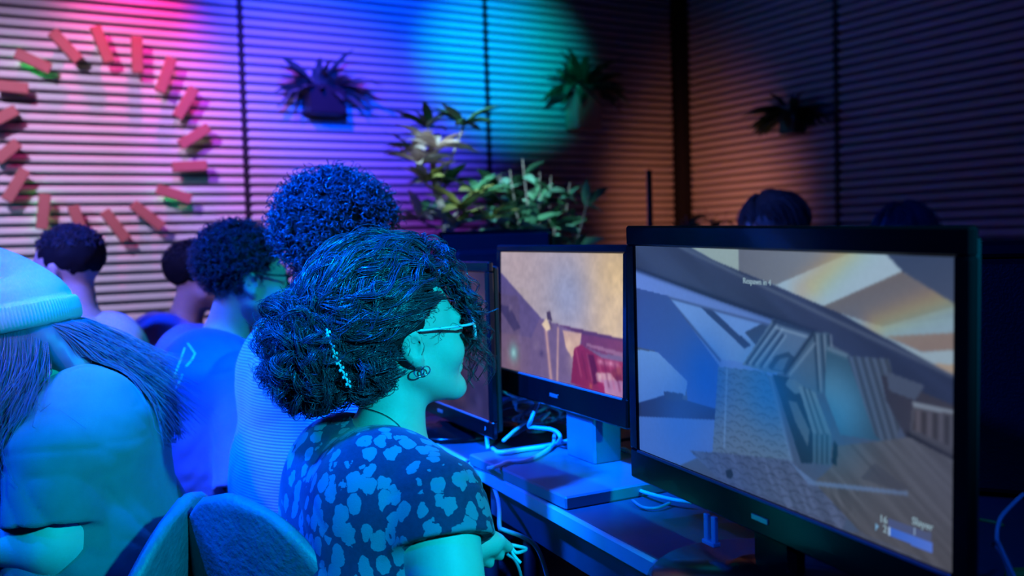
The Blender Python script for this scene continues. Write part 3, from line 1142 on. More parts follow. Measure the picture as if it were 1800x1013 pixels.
cv.c *= np.stack([.92 + .08 * cv.u, np.ones_like(cv.u), 1.04 - .05 * cv.u], -1)
cv.blur(2)
# score bars
P([(785, 858), (918, 905), (918, 933), (785, 884)], (88, 96, 128), (92, 98, 122), 0)
P([(785, 886), (920, 934), (920, 965), (785, 911)], (70, 112, 190), (96, 126, 196), 0)
P([(785, 886), (793, 889), (793, 914), (785, 911)], (170, 190, 205))
P([(866, 888), (869, 889), (869, 912), (866, 911)], (160, 180, 196))
P([(748, 874), (757, 885), (748, 896)], (130, 170, 190))

big_q = (0.295, 1.1166, 1.0311, -1.1398, -0.0148, 0.5461, -0.0279)
big, fr = monitor('monitor', 'large black monitor nearest the camera, showing a grey blue hall', big_q, 0.30, (0.021, 0.020, 0.029, 0.046), 0.0, cv, 0.80, (-0.01, 0.012))
rt, up, nb, c0 = fr
M_hud = mat('screen_text_glow', (0.02, 0.02, 0.02), 0.5, emit=((0.28, 0.42, 0.50), 0.85))


def scr(px, py, W, H, Hm):
    q = Hm @ np.array([px, py, 1.0])
    q = q[:2] / q[2]
    return c0 + rt * (q[0] - 0.5) * W + up * (0.5 - q[1]) * H + nb * 0.0006


HB = homog(QB)
kk = lambda x, y: k7([(x, y)])[0]
text_mesh('screen_text', 'Slayer', 0.0105, scr(*kk(860, 876), 0.5461, 0.30, HB), (rt, up, nb), M_hud, big)
text_mesh('screen_text', '16', 0.0108, scr(*kk(760, 868), 0.5461, 0.30, HB), (rt, up, nb), M_hud, big)
text_mesh('screen_text', '2', 0.0108, scr(*kk(771, 900), 0.5461, 0.30, HB), (rt, up, nb), M_hud, big)
text_mesh('screen_text', 'Respawn in 4', 0.0100, scr(*kk(340, 138), 0.5461, 0.30, HB), (rt, up, nb), M_hud, big, sx=0.95)

# pale solid strips standing in for light bars reflected in the glossy base
M_refl_strip = mat('reflection_strip_pale', (0.55, 0.62, 0.66), 0.35, 0.5, noise=(20, 0.1))
ce = empty('reflection_strips', onz(1250, 958, DESKZ + 0.022), big_q[3], 'two pale strips for light bars reflected in the round base of the large monitor', 'bracket')
MB().box((-0.008, 0, 0.020), (0.009, 0.006, 0.040), None, 0.001).build('reflection_bar', M_refl_strip, ce)
MB().box((0.008, 0, 0.020), (0.009, 0.006, 0.040), None, 0.001).build('reflection_bar', M_refl_strip, ce)
MB().box((0.0, 0, 0.003), (0.026, 0.012, 0.006), None, 0.001).build('foot', M_refl_strip, ce)

# ---- picture on the middle monitor: a tan desert wall with a red vehicle
QM = [(882, 443), (1096, 446), (1098, 700), (880, 645)]
k6 = lambda pts: [(860 + x / 3.269, 410 + y / 3.269) for x, y in pts]
cv = Canvas(240, 135, (168, 150, 142), homog(QM))
P = lambda pts, *a, **k: cv.poly(k6(pts), *a, **k)
Ln = lambda p, q, w_, col, a=1.0, mk=None: cv.line(*k6([p, q]), w_, col, a, True, mk)
GLw = lambda p, w_, col, a=1.0, mk=None: cv.glow(k6([p])[0], w_, col, a, mk)
full = np.ones_like(cv.u, bool)
GLw((150, 130), .35, (176, 152, 138), .8)
GLw((720, 250), .40, (206, 172, 118), .95)
GLw((700, 500), .25, (210, 178, 128), .9)
GLw((450, 350), .28, (146, 146, 158), .85)
cv.mul(1 + 0.05 * cv.noise(10, 12) * np.clip(cv.u * 3 - 1.2, 0, 1))
P([(40, 190), (300, 485), (380, 520), (420, 900), (40, 800)], (92, 78, 110), (104, 86, 112), 90)
P([(40, 400), (120, 420), (180, 540), (140, 560)], (68, 60, 96))
P([(290, 488), (380, 516), (800, 612), (800, 1000), (40, 790), (40, 560), (240, 600)], (106, 86, 108), (122, 98, 118), 0)
GLw((130, 740), .2, (140, 108, 112), .7)
P([(380, 516), (800, 610), (800, 640), (530, 578)], (92, 56, 80))
P([(422, 552), (532, 570), (522, 640), (475, 715), (440, 650)], (186, 148, 126), (206, 168, 132), 60)
GLw((500, 740), .10, (196, 160, 138), .6)
P([(530, 575), (800, 622), (800, 705), (650, 690), (528, 640)], (112, 58, 84), (124, 66, 82), 0)
P([(560, 628), (800, 690), (800, 720), (560, 645)], (150, 104, 120))
P([(488, 660), (528, 636), (650, 715), (800, 745), (800, 1000), (560, 900), (470, 860)], (128, 34, 60), (150, 52, 72), 0)
P([(560, 690), (600, 700), (640, 860), (600, 870)], (92, 22, 44))
P([(610, 800), (700, 800), (760, 840), (700, 865), (620, 850)], (188, 140, 140))
P([(690, 790), (800, 760), (800, 845), (740, 855)], (120, 42, 52))
P([(640, 840), (800, 850), (800, 1000), (660, 940)], (176, 128, 146), (168, 116, 136), 0)
P([(620, 850), (660, 860), (668, 930), (640, 920)], (146, 40, 70))
Ln((630, 735), (740, 755), .022, (176, 110, 124), .8)
Ln((325, 540), (355, 850), .022, (184, 142, 128))
Ln((396, 545), (390, 850), .014, (186, 146, 130))
P([(300, 520), (330, 485), (360, 545), (330, 560)], (214, 184, 144))
P([(330, 450), (350, 445), (362, 500), (335, 490)], (72, 56, 64))
Ln((345, 455), (355, 540), .014, (80, 62, 72), .8)
GLw((138, 685), .075, (110, 158, 152), .9)
GLw((138, 685), .03, (170, 200, 186), .6)
for k_ in range(9):
    rr_x, rr_y = 500 + 32 * k_, 670 + 12 * k_
    Ln((rr_x, rr_y), (rr_x + 30, rr_y + 150), .012, (96, 24, 48) if k_ % 2 else (186, 96, 112), .45)
for (x_, y_, w2_, c2_) in ((640, 820, .02, (214, 176, 160)), (690, 835, .02, (200, 150, 150)), (720, 805, .025, (150, 60, 60)), (745, 790, .03, (170, 90, 70)), (585, 880, .02, (190, 110, 60)), (700, 745, .015, (210, 150, 160)),
                          (640, 735, .012, (206, 140, 150)), (170, 600, .04, (120, 100, 124)), (270, 640, .05, (128, 106, 120)), (120, 430, .025, (132, 112, 130)), (460, 640, .04, (222, 186, 150)), (300, 690, .03, (70, 56, 84))):
    GLw((x_, y_), w2_, c2_, .7)
cv.mul(1 + 0.03 * cv.noise(40, 40) + 0.03 * cv.noise(16, 22))
cv.blur(3)
mid_q = (0.0815, 1.7872, 1.0541, -1.0968, 0.0244, 0.4641, -0.0097)
mid, fr2 = monitor('monitor', 'middle black monitor with a tan desert picture and a square stand on the near table', mid_q, 0.245, (0.014, 0.014, 0.015, 0.052), 0.0, cv, 1.1, (0, 0), base_kind='none')
# square neck and long flat base plate of the middle monitor
M_stand = mat('monitor_stand_grey', (0.20, 0.21, 0.24), 0.35, 0.5, noise=(20, 0.1))
yw = mid_q[3]
ca, sa = math.cos(yw), math.sin(yw)


def to_local(p, q, yaw, z0=DESKZ):
    d = np.asarray(p, float) - np.array([q[0], q[1], z0])
    c_, s_ = math.cos(yaw), math.sin(yaw)
    return np.array([d[0] * c_ + d[1] * s_, -d[0] * s_ + d[1] * c_, d[2]])


pA = to_local(onz(832, 797, DESKZ + 0.022), mid_q, yw)
pB = to_local(onz(985, 876, DESKZ + 0.022), mid_q, yw)
xl, xr, yf = pA[0], pB[0], (pA[1] + pB[1]) / 2
pm = MB()
pm.box(((xl + xr) / 2, yf + 0.13, 0.011), (xr - xl, 0.26, 0.022), None, 0.003)
pm.build('stand_base', M_stand, mid)
nk = to_local(onz(1030, 812, DESKZ + 0.022), mid_q, yw)
MB().box((nk[0] - 0.02, nk[1] + 0.03, 0.09), (0.10, 0.06, 0.14), None, 0.004).build('stand_neck', M_stand, mid)
MB().box((nk[0] - 0.02, nk[1] + 0.05, 0.20), (0.09, 0.035, 0.2), None, 0.004).build('stand_bracket', M_shell, mid)

# ---- third monitor: mostly hidden behind the woman's head
cv = Canvas(100, 56, (66, 46, 48), homog([(0, 0), (1, 0), (1, 1), (0, 1)]))
cv.glow((0.85, 0.35), .4, (92, 66, 58), .8)
cv.glow((0.9, 0.85), .3, (58, 52, 84), .8)
cv.glow((0.72, 0.78), .028, (24, 100, 120), .8)
cv.mul(1 + 0.2 * cv.noise(10, 10))
third_q = (-0.168, 2.122, 0.990, -1.12, 0.0, 0.5334, 0.0)
monitor('monitor', 'black monitor half hidden behind the curly haired woman, dim brown picture', third_q, 0.30, (0.020, 0.020, 0.022, 0.036), 0.0, cv, 0.9, (0, 0.035))
# monitor of the next row, seen from behind
bp = at(872, 440, 2.75)
monitor('monitor', 'black monitor of the next row seen from behind, blue light on its top edge', (bp[0], bp[1], 1.085, math.radians(182), 0.03, 0.30, 0.0), 0.26, (0.015, 0.015, 0.02, 0.04), 0.0, None, 0, (0, 0.03))
M_case = mat('black_case', (0.012, 0.012, 0.016), 0.5, noise=(20, 0.2), bump=(200, 0.2))

# dark equipment case on the back table at the right
pc = at(1830, 640, 1.62)
cs = empty('equipment_case', (pc[0], pc[1], DESKZ), math.radians(-24), 'black equipment case standing right of the large monitor', 'case')
MB().box((0, 0, 0.195), (0.34, 0.42, 0.37), None, 0.008).build('body', M_case, cs)
MB().box((0, -0.0, 0.395), (0.33, 0.41, 0.025), None, 0.006).build('lid', M_shell, cs)
for s in (-1, 1):
    MB().box((s * 0.12, -0.213, 0.34), (0.03, 0.006, 0.06), None, 0.002).build('latch', M_leg, cs)
for s in (-1, 1):
    for t in (-1, 1):
        MB().lathe([(0.014, 0), (0.014, 0.012)], 10, (s * 0.13, t * 0.17, 0)).build('foot', M_leg, cs)

# ================================================================ CABLES
M_cab = mat('cable_white', (0.70, 0.72, 0.75), 0.4, 0.5, noise=(15, 0.05))
M_cabg = mat('cable_grey', (0.25, 0.27, 0.32), 0.4, 0.5, noise=(15, 0.1))
M_cabk = mat('cable_black', (0.015, 0.015, 0.02), 0.4, 0.5)


def cable(pts, r, m_, label, group=None, n=7):
    P_ = smooth_path(pts, n)
    o = MB().tube(P_ - P_[0], r, 7).build('cable', m_, None, True)
    o.location = Vector(P_[0])
    tag(o, label, 'cable', group)
    return o


dz = DESKZ + 0.006
zb = DESKZ + 0.028
on = lambda x, y, h=0.0: onz(x, y, DESKZ + h)
# the long white lead hanging over the table edge
cable([on(975, 765, .03), on(970, 785, .028), on(930, 808, .027), on(893, 812, .027), on(879, 818, .026), on(872, 822, .02) - DI * .012, on(872, 822, -.03) - DI * .02,
       at(876, 880, 1.66), at(878, 925, 1.58), at(885, 932, 1.56), at(920, 945, 1.56), at(945, 965, 1.58), at(962, 1013, 1.62), at(975, 1080, 1.66), at(985, 1200, 1.7)], 0.0040, M_cab,
      'long white lead hanging over the light table edge towards the controller')
cable([at(884, 962, 1.50), at(892, 975, 1.50), at(905, 985, 1.5), at(915, 1010, 1.5), at(922, 1060, 1.52)], 0.0028, M_cabg, 'short grey lead hanging below the controller, left of the long one')
cable([at(898, 958, 1.5), at(925, 965, 1.5), at(908, 972, 1.5), at(898, 962, 1.5), at(904, 978, 1.5), at(915, 990, 1.5)], 0.0030, M_cab, 'small knotted white lead end below the table edge')
cable([on(858, 790, .008), on(856, 770, .03), on(857, 745, .06), on(868, 735, .055)], 0.0042, M_cab, 'thick white cable bent upright at the left end of the tangle')
cable([on(858, 790, .008) + DI * .01, on(880, 796, .027), on(925, 790, .027), on(960, 785, .027), on(990, 778, .027), on(1000, 775, .028)], 0.0046, M_cab, 'thick white cable lying along the base plate of the middle monitor')
cable([on(980, 780, .03), on(985, 768, .05), on(972, 756, .055), on(940, 752, .05), on(930, 750, .05), on(935, 735, .07), on(945, 712, .09), on(949, 704, .1)], 0.0040, M_cab, 'white cable rising steeply out of the middle of the tangle')
cable([on(885, 775, .04), on(905, 757, .045), on(920, 746, .05), on(926, 742, .05)], 0.0036, M_cab, 'white cable end pointing left out of the tangle')
cable([on(905, 690, .10), on(907, 705, .09), on(908, 720, .07), on(920, 722, .06), on(945, 724, .06), on(968, 712, .07)], 0.0036, M_cab, 'white cable looping under the chin of the middle monitor')
rr = random.Random(4)
tn = []
for i in range(20):
    c_ = at(rr.uniform(895, 975), rr.uniform(695, 755), rr.uniform(1.98, 2.22))
    c_[2] = max(c_[2], DESKZ + 0.012)
    q_ = [c_]
    d_ = np.array([rr.uniform(-1, 1), rr.uniform(-1, 1), rr.uniform(-.3, .3)])
    for k in range(5):
        d_ = d_ + np.array([rr.uniform(-1, 1), rr.uniform(-1, 1), rr.uniform(-.5, .5)]) * 0.8
        d_ = d_ + (q_[0] - q_[-1]) * 14
        n_ = q_[-1] + d_ / np.linalg.norm(d_) * 0.035
        n_[2] = min(max(n_[2], DESKZ + 0.010), DESKZ + 0.15)
        q_.append(n_)
    cable(q_, 0.0032, M_cab if i % 3 else M_cabg, 'one of the white and grey leads tangled behind the middle monitor', 'leads tangled behind the middle monitor', 4)
cable([at(1032, 735, 1.76), at(1040, 765, 1.74), at(1060, 780, 1.72), at(1085, 788, 1.72), at(1100, 795, 1.72)], 0.0028, M_cabk, 'thin black cable hanging behind the square stand of the middle monitor')
cable([on(1085, 792, .02), on(1098, 790, .025), on(1112, 800, .02)], 0.0042, M_cab, 'white plug lead between the middle and the large monitor')
cable([on(1112, 858, .008), on(1140, 868, .012), on(1180, 878, .014), on(1216, 884, .012)], 0.0032, M_cab, 'white and green lead end lying under the large monitor')
cable([on(1112, 880, .006), on(1130, 892, .006), on(1155, 893, .006), on(1178, 884, .008)], 0.0026, M_cabg, 'grey looped lead under the left corner of the large monitor')
# right of the large monitor
cable([at(1800, 868, 1.02), at(1772, 895, 1.0), at(1757, 915, .99), at(1752, 945, .98), at(1760, 965, .98), at(1790, 1030, .98)], 0.0022, M_cab, 'white cable arching beside the right edge of the large monitor')
cable([at(1742, 955, 1.0), at(1756, 970, 1.0), at(1770, 1000, 1.0), at(1778, 1040, 1.0)], 0.0022, M_cabg, 'grey cable running down right of the large monitor')
M_cgr = mat('cable_green', (0.05, 0.5, 0.08), 0.4)
cable([at(1722, 914, 1.06), at(1745, 918, 1.05), at(1764, 924, 1.05)], 0.0020, M_cgr, 'short green lead right of the large monitor')
M_tape = mat('green_tape', (0.04, 0.5, 0.05), 0.6, noise=(10, 0.1))
gt = onz(1793, 1010, DESKZ + 0.006)
o_ = MB().box((0, 0, 0), (0.03, 0.02, 0.012), None, 0.003).build('tape_block', M_tape)
o_.location = Vector(gt)
tag(o_, 'bright green block at the lower right corner beside the cables', 'block')


# ================================================================ PEOPLE
from mathutils.bvhtree import BVHTree


def head_d(q):
    d = smin(ell(q, (0, -.012, .045), (.075, .097, .086)), ell(q, (0, .032, -.018), (.061, .062, .090)), .03)
    for s in (-1, 1):
        d = smin(d, cap(q, (s * .050, .004, -.046), (s * .020, .070, -.087), .022, .016), .028)
        d = smin(d, ell(q, (s * .036, .062, -.022), (.028, .030, .028)), .02)
    d = smin(d, cap(q, (-.008, .082, -.090), (.008, .082, -.090), .016), .02)
    d = smin(d, cap(q, (-.030, .086, .031), (.030, .086, .031), .011), .018)
    for s in (-1, 1):
        d = smax(d, -ell(q, (s * .032, .108, .012), (.019, .018, .014)), .012)
        d = smin(d, ell(q, (s * .031, .085, .012), (.014, .012, .011)), .004)
    d = smin(d, cap(q, (0, .092, .018), (0, .115, -.016), .0065, .0105), .014)
    d = smin(d, cap(q, (-.011, .103, -.021), (.011, .103, -.021), .0075), .008)
    d = smin(d, cap(q, (-.019, .086, -.049), (0, .096, -.046), .0045, .0065), .006)
    d = smin(d, cap(q, (.019, .086, -.049), (0, .096, -.046), .0045, .0065), .006)
    d = smin(d, cap(q, (-.016, .086, -.055), (.016, .086, -.055), .0085), .006)
    for s in (-1, 1):
        M = rotm(s * -0.35, 0.12)
        e = ell(q, (s * .079, -.010, .002), (.0085, .019, .031), M)
        e = smin(e, ell(q, (s * .076, .000, -.026), (.006, .010, .011)), .008)
        e = smax(e, -ell(q, (s * .088, -.004, .000), (.0075, .011, .018), M), .004)
        d = smin(d, e, .006)
    return d


SKX = 0.68


def ecap(P, a, b, r1, r2):
    S = np.array([SKX, 1, 1], np.float32)
    return cap(P * S, np.asarray(a) * S, np.asarray(b) * S, r1, r2)


def ik(S, W, L1, L2, pole):
    S, W, pole = map(lambda v: np.asarray(v, float), (S, W, pole))
    v = W - S
    d = np.linalg.norm(v)
    if d > (L1 + L2) * 0.985:
        W = S + v / d * (L1 + L2) * 0.985
        v = W - S
        d = np.linalg.norm(v)
    u = v / d
    a = (L1 * L1 - L2 * L2 + d * d) / (2 * d)
    hh = math.sqrt(max(L1 * L1 - a * a, 0))
    p = pole - u * (pole @ u)
    p /= np.linalg.norm(p)
    return S + u * a + p * hh, W


def hand_d(P, C, s, W):
    """hand closed round the side of a gamepad: palm, four bent fingers of different lengths, thumb on top"""
    C = np.asarray(C, float)
    d = cap(P, np.asarray(W), C + np.array([s * .022, -.035, -.004]), .024, .024)
    d = smin(d, cap(P, C + np.array([s * .020, -.034, -.006]), C + np.array([s * .016, .016, -.006]), .022, .020), .02)
    for i in range(4):
        ln = (1.0, 1.08, 1.0, 0.82)[i]
        b = C + np.array([s * .020, .030 - .018 * i, -.004 - .009 * i])
        m_ = b + np.array([-s * .012, .022, -.018]) * ln
        t = m_ + np.array([-s * .026, -.006, .002]) * ln
        f = np.minimum(cap(P, C + np.array([s * .018, .004 - .010 * i, -.005]), b, .0105, .0092), np.minimum(cap(P, b, m_, .0092, .0085), cap(P, m_, t, .0085, .0070)))
        d = smin(d, f, .006)
    b = C + np.array([s * .004, -.034, .008])
    m_ = C + np.array([-s * .010, -.006, .026])
    t = C + np.array([-s * .026, .020, .025])
    return smin(d, np.minimum(cap(P, b, m_, .0125, .0100), cap(P, m_, t, .0100, .0080)), .010)


M_eye = mat('eye_white', (0.75, 0.75, 0.75), 0.2, 0.5)
M_iris = mat('eye_iris', (0.05, 0.03, 0.02), 0.15, 0.5)
_eye = MB().lathe([(0.0001, -.012), (.006, -.0104), (.0104, -.006), (.012, 0), (.0104, .006), (.006, .0104), (.0001, .0121)], 14, (0, 0, 0), [[1, 0, 0], [0, 0, -1], [0, 1, 0]]).mesh('eye', True)
_eye.materials.append(M_eye)
_eye.materials.append(M_iris)
for p_ in _eye.polygons:
    if p_.center.y > 0.0075:
        p_.material_index = 1
M_pad = mat('gamepad_white', (0.65, 0.66, 0.70), 0.35, 0.5, noise=(20, 0.06))
M_padk = mat('gamepad_dark', (0.02, 0.02, 0.025), 0.4, 0.5)


class Person:
    def __init__(s, label, pos, face_deg, **k):
        g = dict(seat=.45, th=.50, ly=.10, sw=.165, fat=1.0, head=(0, .05, .155), hyaw=0, hpitch=0, hroll=0, hs=1.0, pad=(0, .30, .24), padyaw=0, h=.008, sleeve=.62, armr=1.0,
                 skin=None, shirt=None, pants=None, shoe=None, fold=.006, neck=.054, seed=0, hem=.05, shirt_inf=.012, hands=True, round_back=.0, elbow=None, trap=(-.005, .040, .036), sdz=-.075, pole=(.55, -.35, -.75))
        g.update(k)
        s.g = g
        s.rz = -math.radians(face_deg)
        s.pos = np.array([pos[0], pos[1], 0.0])
        zs, th, ly, sw, f = g['seat'], g['th'], g['ly'], g['sw'], g['fat']
        s.pel = np.array([0, 0, zs + .09])
        s.nb = np.array([0, ly, zs + .09 + th])
        s.wa = np.array([0, ly * .30 - .02 - g['round_back'] * .6, zs + .09 + th * .40])
        s.ch = np.array([0, ly * .72 - .015 - g['round_back'], zs + .09 + th * .72])
        s.hc = s.nb + np.array(g['head'])
        s.HM = rotm(math.radians(g['hyaw']), math.radians(g['hpitch']), math.radians(g['hroll']))
        s.S = {q: np.array([q * sw, ly - .015, s.nb[2] + g['sdz']]) for q in (-1, 1)}
        G = np.array([g['pad'][0], g['pad'][1], zs + g['pad'][2]])
        s.G = G
        c_, s_ = math.cos(g['padyaw']), math.sin(g['padyaw'])
        s.E, s.W, s.C = {}, {}, {}
        for q in (-1, 1):
            C = G + np.array([q * .068, -.004, -.004])
            W = C + np.array([q * .030, -.092, -.012])
            pl = g['pole']
            E, W = ik(s.S[q], W, .285, .245, (q * pl[0], pl[1], pl[2]))
            if g['elbow'] and q in g['elbow']:
                E = np.array(g['elbow'][q], float)
            s.E[q], s.W[q], s.C[q] = E, W, C
        # body
        e = s.body_mesh(label)
        s.o = e

    def torso(s, P, i, f=None):
        g = s.g
        f = g['fat']
        sw = g['sw']
        k = sw / .165
        d = smin(ecap(P, s.pel, s.wa, .128 * f + i, .112 * f + i), ecap(P, s.wa, s.ch, .112 * f + i, .120 * k + i), .06)
        up = s.nb + np.array([0, -.012, g['sdz'] - .010])
        d = smin(d, cap(P, up + [-(sw - .045), 0, 0], up + [sw - .045, 0, 0], .060 + i), .06)
        for q in (-1, 1):
            d = smin(d, cap(P, s.nb + [q * .02, -.01, g['trap'][0]], s.S[q] + [-q * .035, 0, .020], g['trap'][1] + i * .7, g['trap'][2] + i), .035)
            d = smin(d, ell(P, s.ch + [q * .07 * k, -.035, .05], np.array([.085, .085, .11]) + i), .05)
        return d

    def to_body(s, q):
        return (np.asarray(q, float) * s.g['hs']) @ s.HM.T.astype(float) + s.hc

    def hq(s, P):
        return ((P - s.hc.astype(np.float32)) @ s.HM) / s.g['hs']

    def body_d(s, P):
        g = s.g
        d = s.torso(P, 0)
        nk0 = s.to_body((0, -.022, -.035))
        d = smin(d, cap(P, s.nb + [0, -.012, -.03], nk0, g['neck'] * 1.08, g['neck'] * .96), .04)
        d = smin(d, head_d(s.hq(P)) * g['hs'], .018)
        a = g['armr']
        for q in (-1, 1):
            d = smin(d, cap(P, s.S[q], s.E[q], .052 * a, .042 * a), .035)
            fo = cap(P, s.E[q], s.W[q], .042 * a, .026)
            d = smin(d, fo, .02)
            if g['hands']:
                d = smin(d, hand_d(P, s.C[q], q, s.W[q]), .012)
            hip = s.pel + [q * .085, .03, -.01]
            kn = np.array([q * .12, .42, g['seat'] + .055])
            an = np.array([q * .12, .40, .09])
            d = smin(d, np.minimum(cap(P, hip, kn, .082, .056), cap(P, kn, an, .054, .036)), .03)
            d = smin(d, cap(P, an + [0, -.02, -.045], an + [q * .01, .13, -.06], .032, .026), .02)
        return d

    def shirt_d(s, P):
        g = s.g
        i = g['shirt_inf']
        d = s.torso(P, i)
        for q in (-1, 1):
            En = s.S[q] + (s.E[q] - s.S[q]) * g['sleeve']
            ax = (s.E[q] - s.S[q])
            ax = ax / np.linalg.norm(ax)
            a = g['armr']
            sl = cap(P, s.S[q] - ax * .0, En + ax * .05, .052 * a + i + .004, .050 * a + i + .012)
            t = (P - En.astype(np.float32)) @ ax.astype(np.float32)
            sl = smax(sl, t, .004)
            hol = cap(P, En - ax * .07, En + ax * .08, .046 * a + .003, .047 * a + .007)
            sl = np.maximum(sl, -np.maximum(hol, -(t + .028)))
            if g['sleeve'] > 1.0:
                W2 = s.E[q] + (s.W[q] - s.E[q]) * min(1, g['sleeve'] - 1.0)
                sl = np.minimum(cap(P, s.S[q], s.E[q], .052 * a + i + .004, .046 * a + i + .004), cap(P, s.E[q], W2, .046 * a + i + .004, .030 + i))
            d = smin(d, sl, .014)
            t0 = (P - s.S[q].astype(np.float32)) @ ax.astype(np.float32) + .012
            near = np.clip(1 - np.abs(cap(P, s.S[q], En, .06)) / .03, 0, 1)
            d = d + .0035 * near * np.exp(-(t0 / .006) ** 2)
        # hem
        d = smax(d, (g['seat'] + g['hem']) - P[:, 2], .01)
        # crew collar band and neck opening
        nk0 = s.to_body((0, -.022, -.035))
        a0 = s.nb + np.array([0, -.012, -.03])
        ax = (nk0 - a0)
        ax /= np.linalg.norm(ax)
        t = (P - s.nb.astype(np.float32)) @ ax.astype(np.float32)
        nr = cap(P, a0 - ax * .1, nk0 + ax * .1, g['neck'] * 1.07)
        tt = t - (P[:, 1] - s.nb[1]) * 0.0
        band = np.maximum(np.abs(nr - .007) - .0055, np.abs(tt - .010) - .012)
        d = smax(d, -(nr - .003), .006)
        d = smin(d, band, .006)
        # folds
        if g['fold']:
            o = g['seed'] * 3.7
            z = P[:, 2] - g['seat']
            low = np.clip(1.15 - z / (g['th'] * .75), 0.15, 1)
            Q = np.stack([P[:, 0] * 5 + o, P[:, 1] * 5 + P[:, 2] * 6, P[:, 2] * 22 - P[:, 1] * 10 + 2.0 * vnoise(P + o, 6)], 1).astype(np.float32)
            n1 = vnoise(Q, 1.0)
            Q2 = np.stack([P[:, 0] * 14 + P[:, 2] * 18 + o, P[:, 1] * 24 - P[:, 2] * 14, P[:, 2] * 9], 1).astype(np.float32)
            n2 = vnoise(Q2, 1.0)
            d = d + g['fold'] * (low * (1 - 2 * np.abs(n1) ** .6) * 0.9 + .32 * (1 - 2 * np.abs(n2) ** .7))
        return d

    def bounds(s, z0=0.0):
        pts = [s.pel, s.nb, s.hc] + list(s.S.values()) + list(s.E.values()) + list(s.W.values()) + [s.G]
        pts = np.array(pts)
        lo = pts.min(0) - .18
        hi = pts.max(0) + .18
        lo[2] = z0
        return lo, hi

    def body_mesh(s, label):
        g = s.g
        lo, hi = s.bounds(0)
        hi = np.maximum(hi, [.25, .62, 0])
        lo = np.minimum(lo, [-.25, -.2, 0])
        me = sdf_mesh('person', s.body_d, lo, hi, g['h'])
        o = obj('person', me, None, g['skin'])
        o.location = Vector(s.pos)
        o.rotation_euler = (0, 0, s.rz)
        tag(o, label, 'person')
        lo, hi = s.bounds(g['seat'] - .06)
        hi[2] = s.nb[2] + .12
        s.shirt = obj('shirt', sdf_mesh('shirt', s.shirt_d, lo, hi, g['h'], 2), o, g['shirt'])

        def pants(P):
            d = ecap(P, s.pel, s.pel + [0, 0, .02], .134 * g['fat'], .128 * g['fat'])
            for q in (-1, 1):
                hip = s.pel + [q * .085, .03, -.01]
                kn = np.array([q * .12, .42, g['seat'] + .055])
                an = np.array([q * .12, .40, .11])
                d = smin(d, np.minimum(cap(P, hip, kn, .096, .070), cap(P, kn, an, .068, .056)), .03)
            d = d + .006 * vnoise(P, 18)
            return smax(d, .10 - P[:, 2], .01)
        s.pants = obj('trousers', sdf_mesh('trousers', pants, (-.26, -.22, .06), (.26, .58, g['seat'] + .30), .014, 1), o, g['pants'])
        for q in (-1, 1):
            def shoe(P, q=q):
                an = np.array([q * .12, .40, .09])
                d = smin(cap(P, an + [0, -.035, -.045], an + [q * .01, .14, -.055], .043, .038), cap(P, an + [0, -.01, 0], an + [0, -.02, -.05], .045), .03)
                return smax(d, .003 - P[:, 2], .006)
            obj('shoe', sdf_mesh('shoe', shoe, (q * .12 - .09, .28, -.02), (q * .12 + .09, .66, .18), .012, 1), o, g['shoe'])
        for q in (-1, 1):
            ey = obj('eye', _eye, o)
            ey.location = Vector(s.to_body((q * .031, .0835, .012)))
            ey.rotation_euler = Matrix(s.HM.astype(float).tolist()).to_euler()
        return o

    def world(s, p):
        c_, s_ = math.cos(s.rz), math.sin(s.rz)
        p = np.asarray(p, float)
        return np.stack([p[..., 0] * c_ - p[..., 1] * s_, p[..., 0] * s_ + p[..., 1] * c_, p[..., 2]], -1) + s.pos

    def local(s, w_):
        d = np.asarray(w_, float) - s.pos
        c_, s_ = math.cos(s.rz), math.sin(s.rz)
        return np.stack([d[..., 0] * c_ + d[..., 1] * s_, -d[..., 0] * s_ + d[..., 1] * c_, d[..., 2]], -1)

    def hair_base(s, fn, m_, h=None, bb=.26):
        c = s.hc
        me = sdf_mesh('hair', lambda P: fn(s.hq(P)) * s.g['hs'], c - bb, c + bb, h or s.g['h'], 1)
        s.hair = obj('hair', me, s.o, m_)
        return s.hair

    def head_tubes(s, name, C, R, m_, parent, sides=3):
        """C in head-local coordinates"""
        sh = C.shape
        V = s.to_body(C.reshape(-1, 3)).reshape(sh)
        return tag(obj(name, tubes_mesh(name, V, np.asarray(R) * s.g['hs'], sides), parent, m_), kind='stuff')

    def glasses(s, m_, lens, thick=.0022, hw=.026, hh=.020, y=.112, z=.012):
        o = s.o
        b = MB()
        lens_objs = []
        for q in (-1, 1):
            a = np.linspace(0, 2 * math.pi, 25)
            pts = np.stack([q * .033 + hw * np.sign(np.cos(a)) * np.abs(np.cos(a)) ** .7, np.full_like(a, y) - .004 * (np.abs(np.cos(a)) > .5), z + hh * np.sign(np.sin(a)) * np.abs(np.sin(a)) ** .7], 1)
            b.tube(s.to_body(pts), thick, 6, False)
            tp = np.array([[q * .060, y - .003, z + .008], [q * .074, y - .03, z + .009], [q * .080, .02, z + .012], [q * .081, -.008, z + .012], [q * .079, -.025, z - .012]])
            b.tube(s.to_body(smooth_path(tp, 4)), thick, 6)
            lens_objs.append(s.to_body(pts[:-1]))
        b.tube(s.to_body(smooth_path([(-.009, y, z + .004), (0, y + .004, z + .008), (.009, y, z + .004)], 4)), thick, 6)
        gl = b.build('glasses', m_, o, True)
        for L in lens_objs:
            MB().add(L, [tuple(range(len(L)))]).build('lens', lens, gl)
        return gl

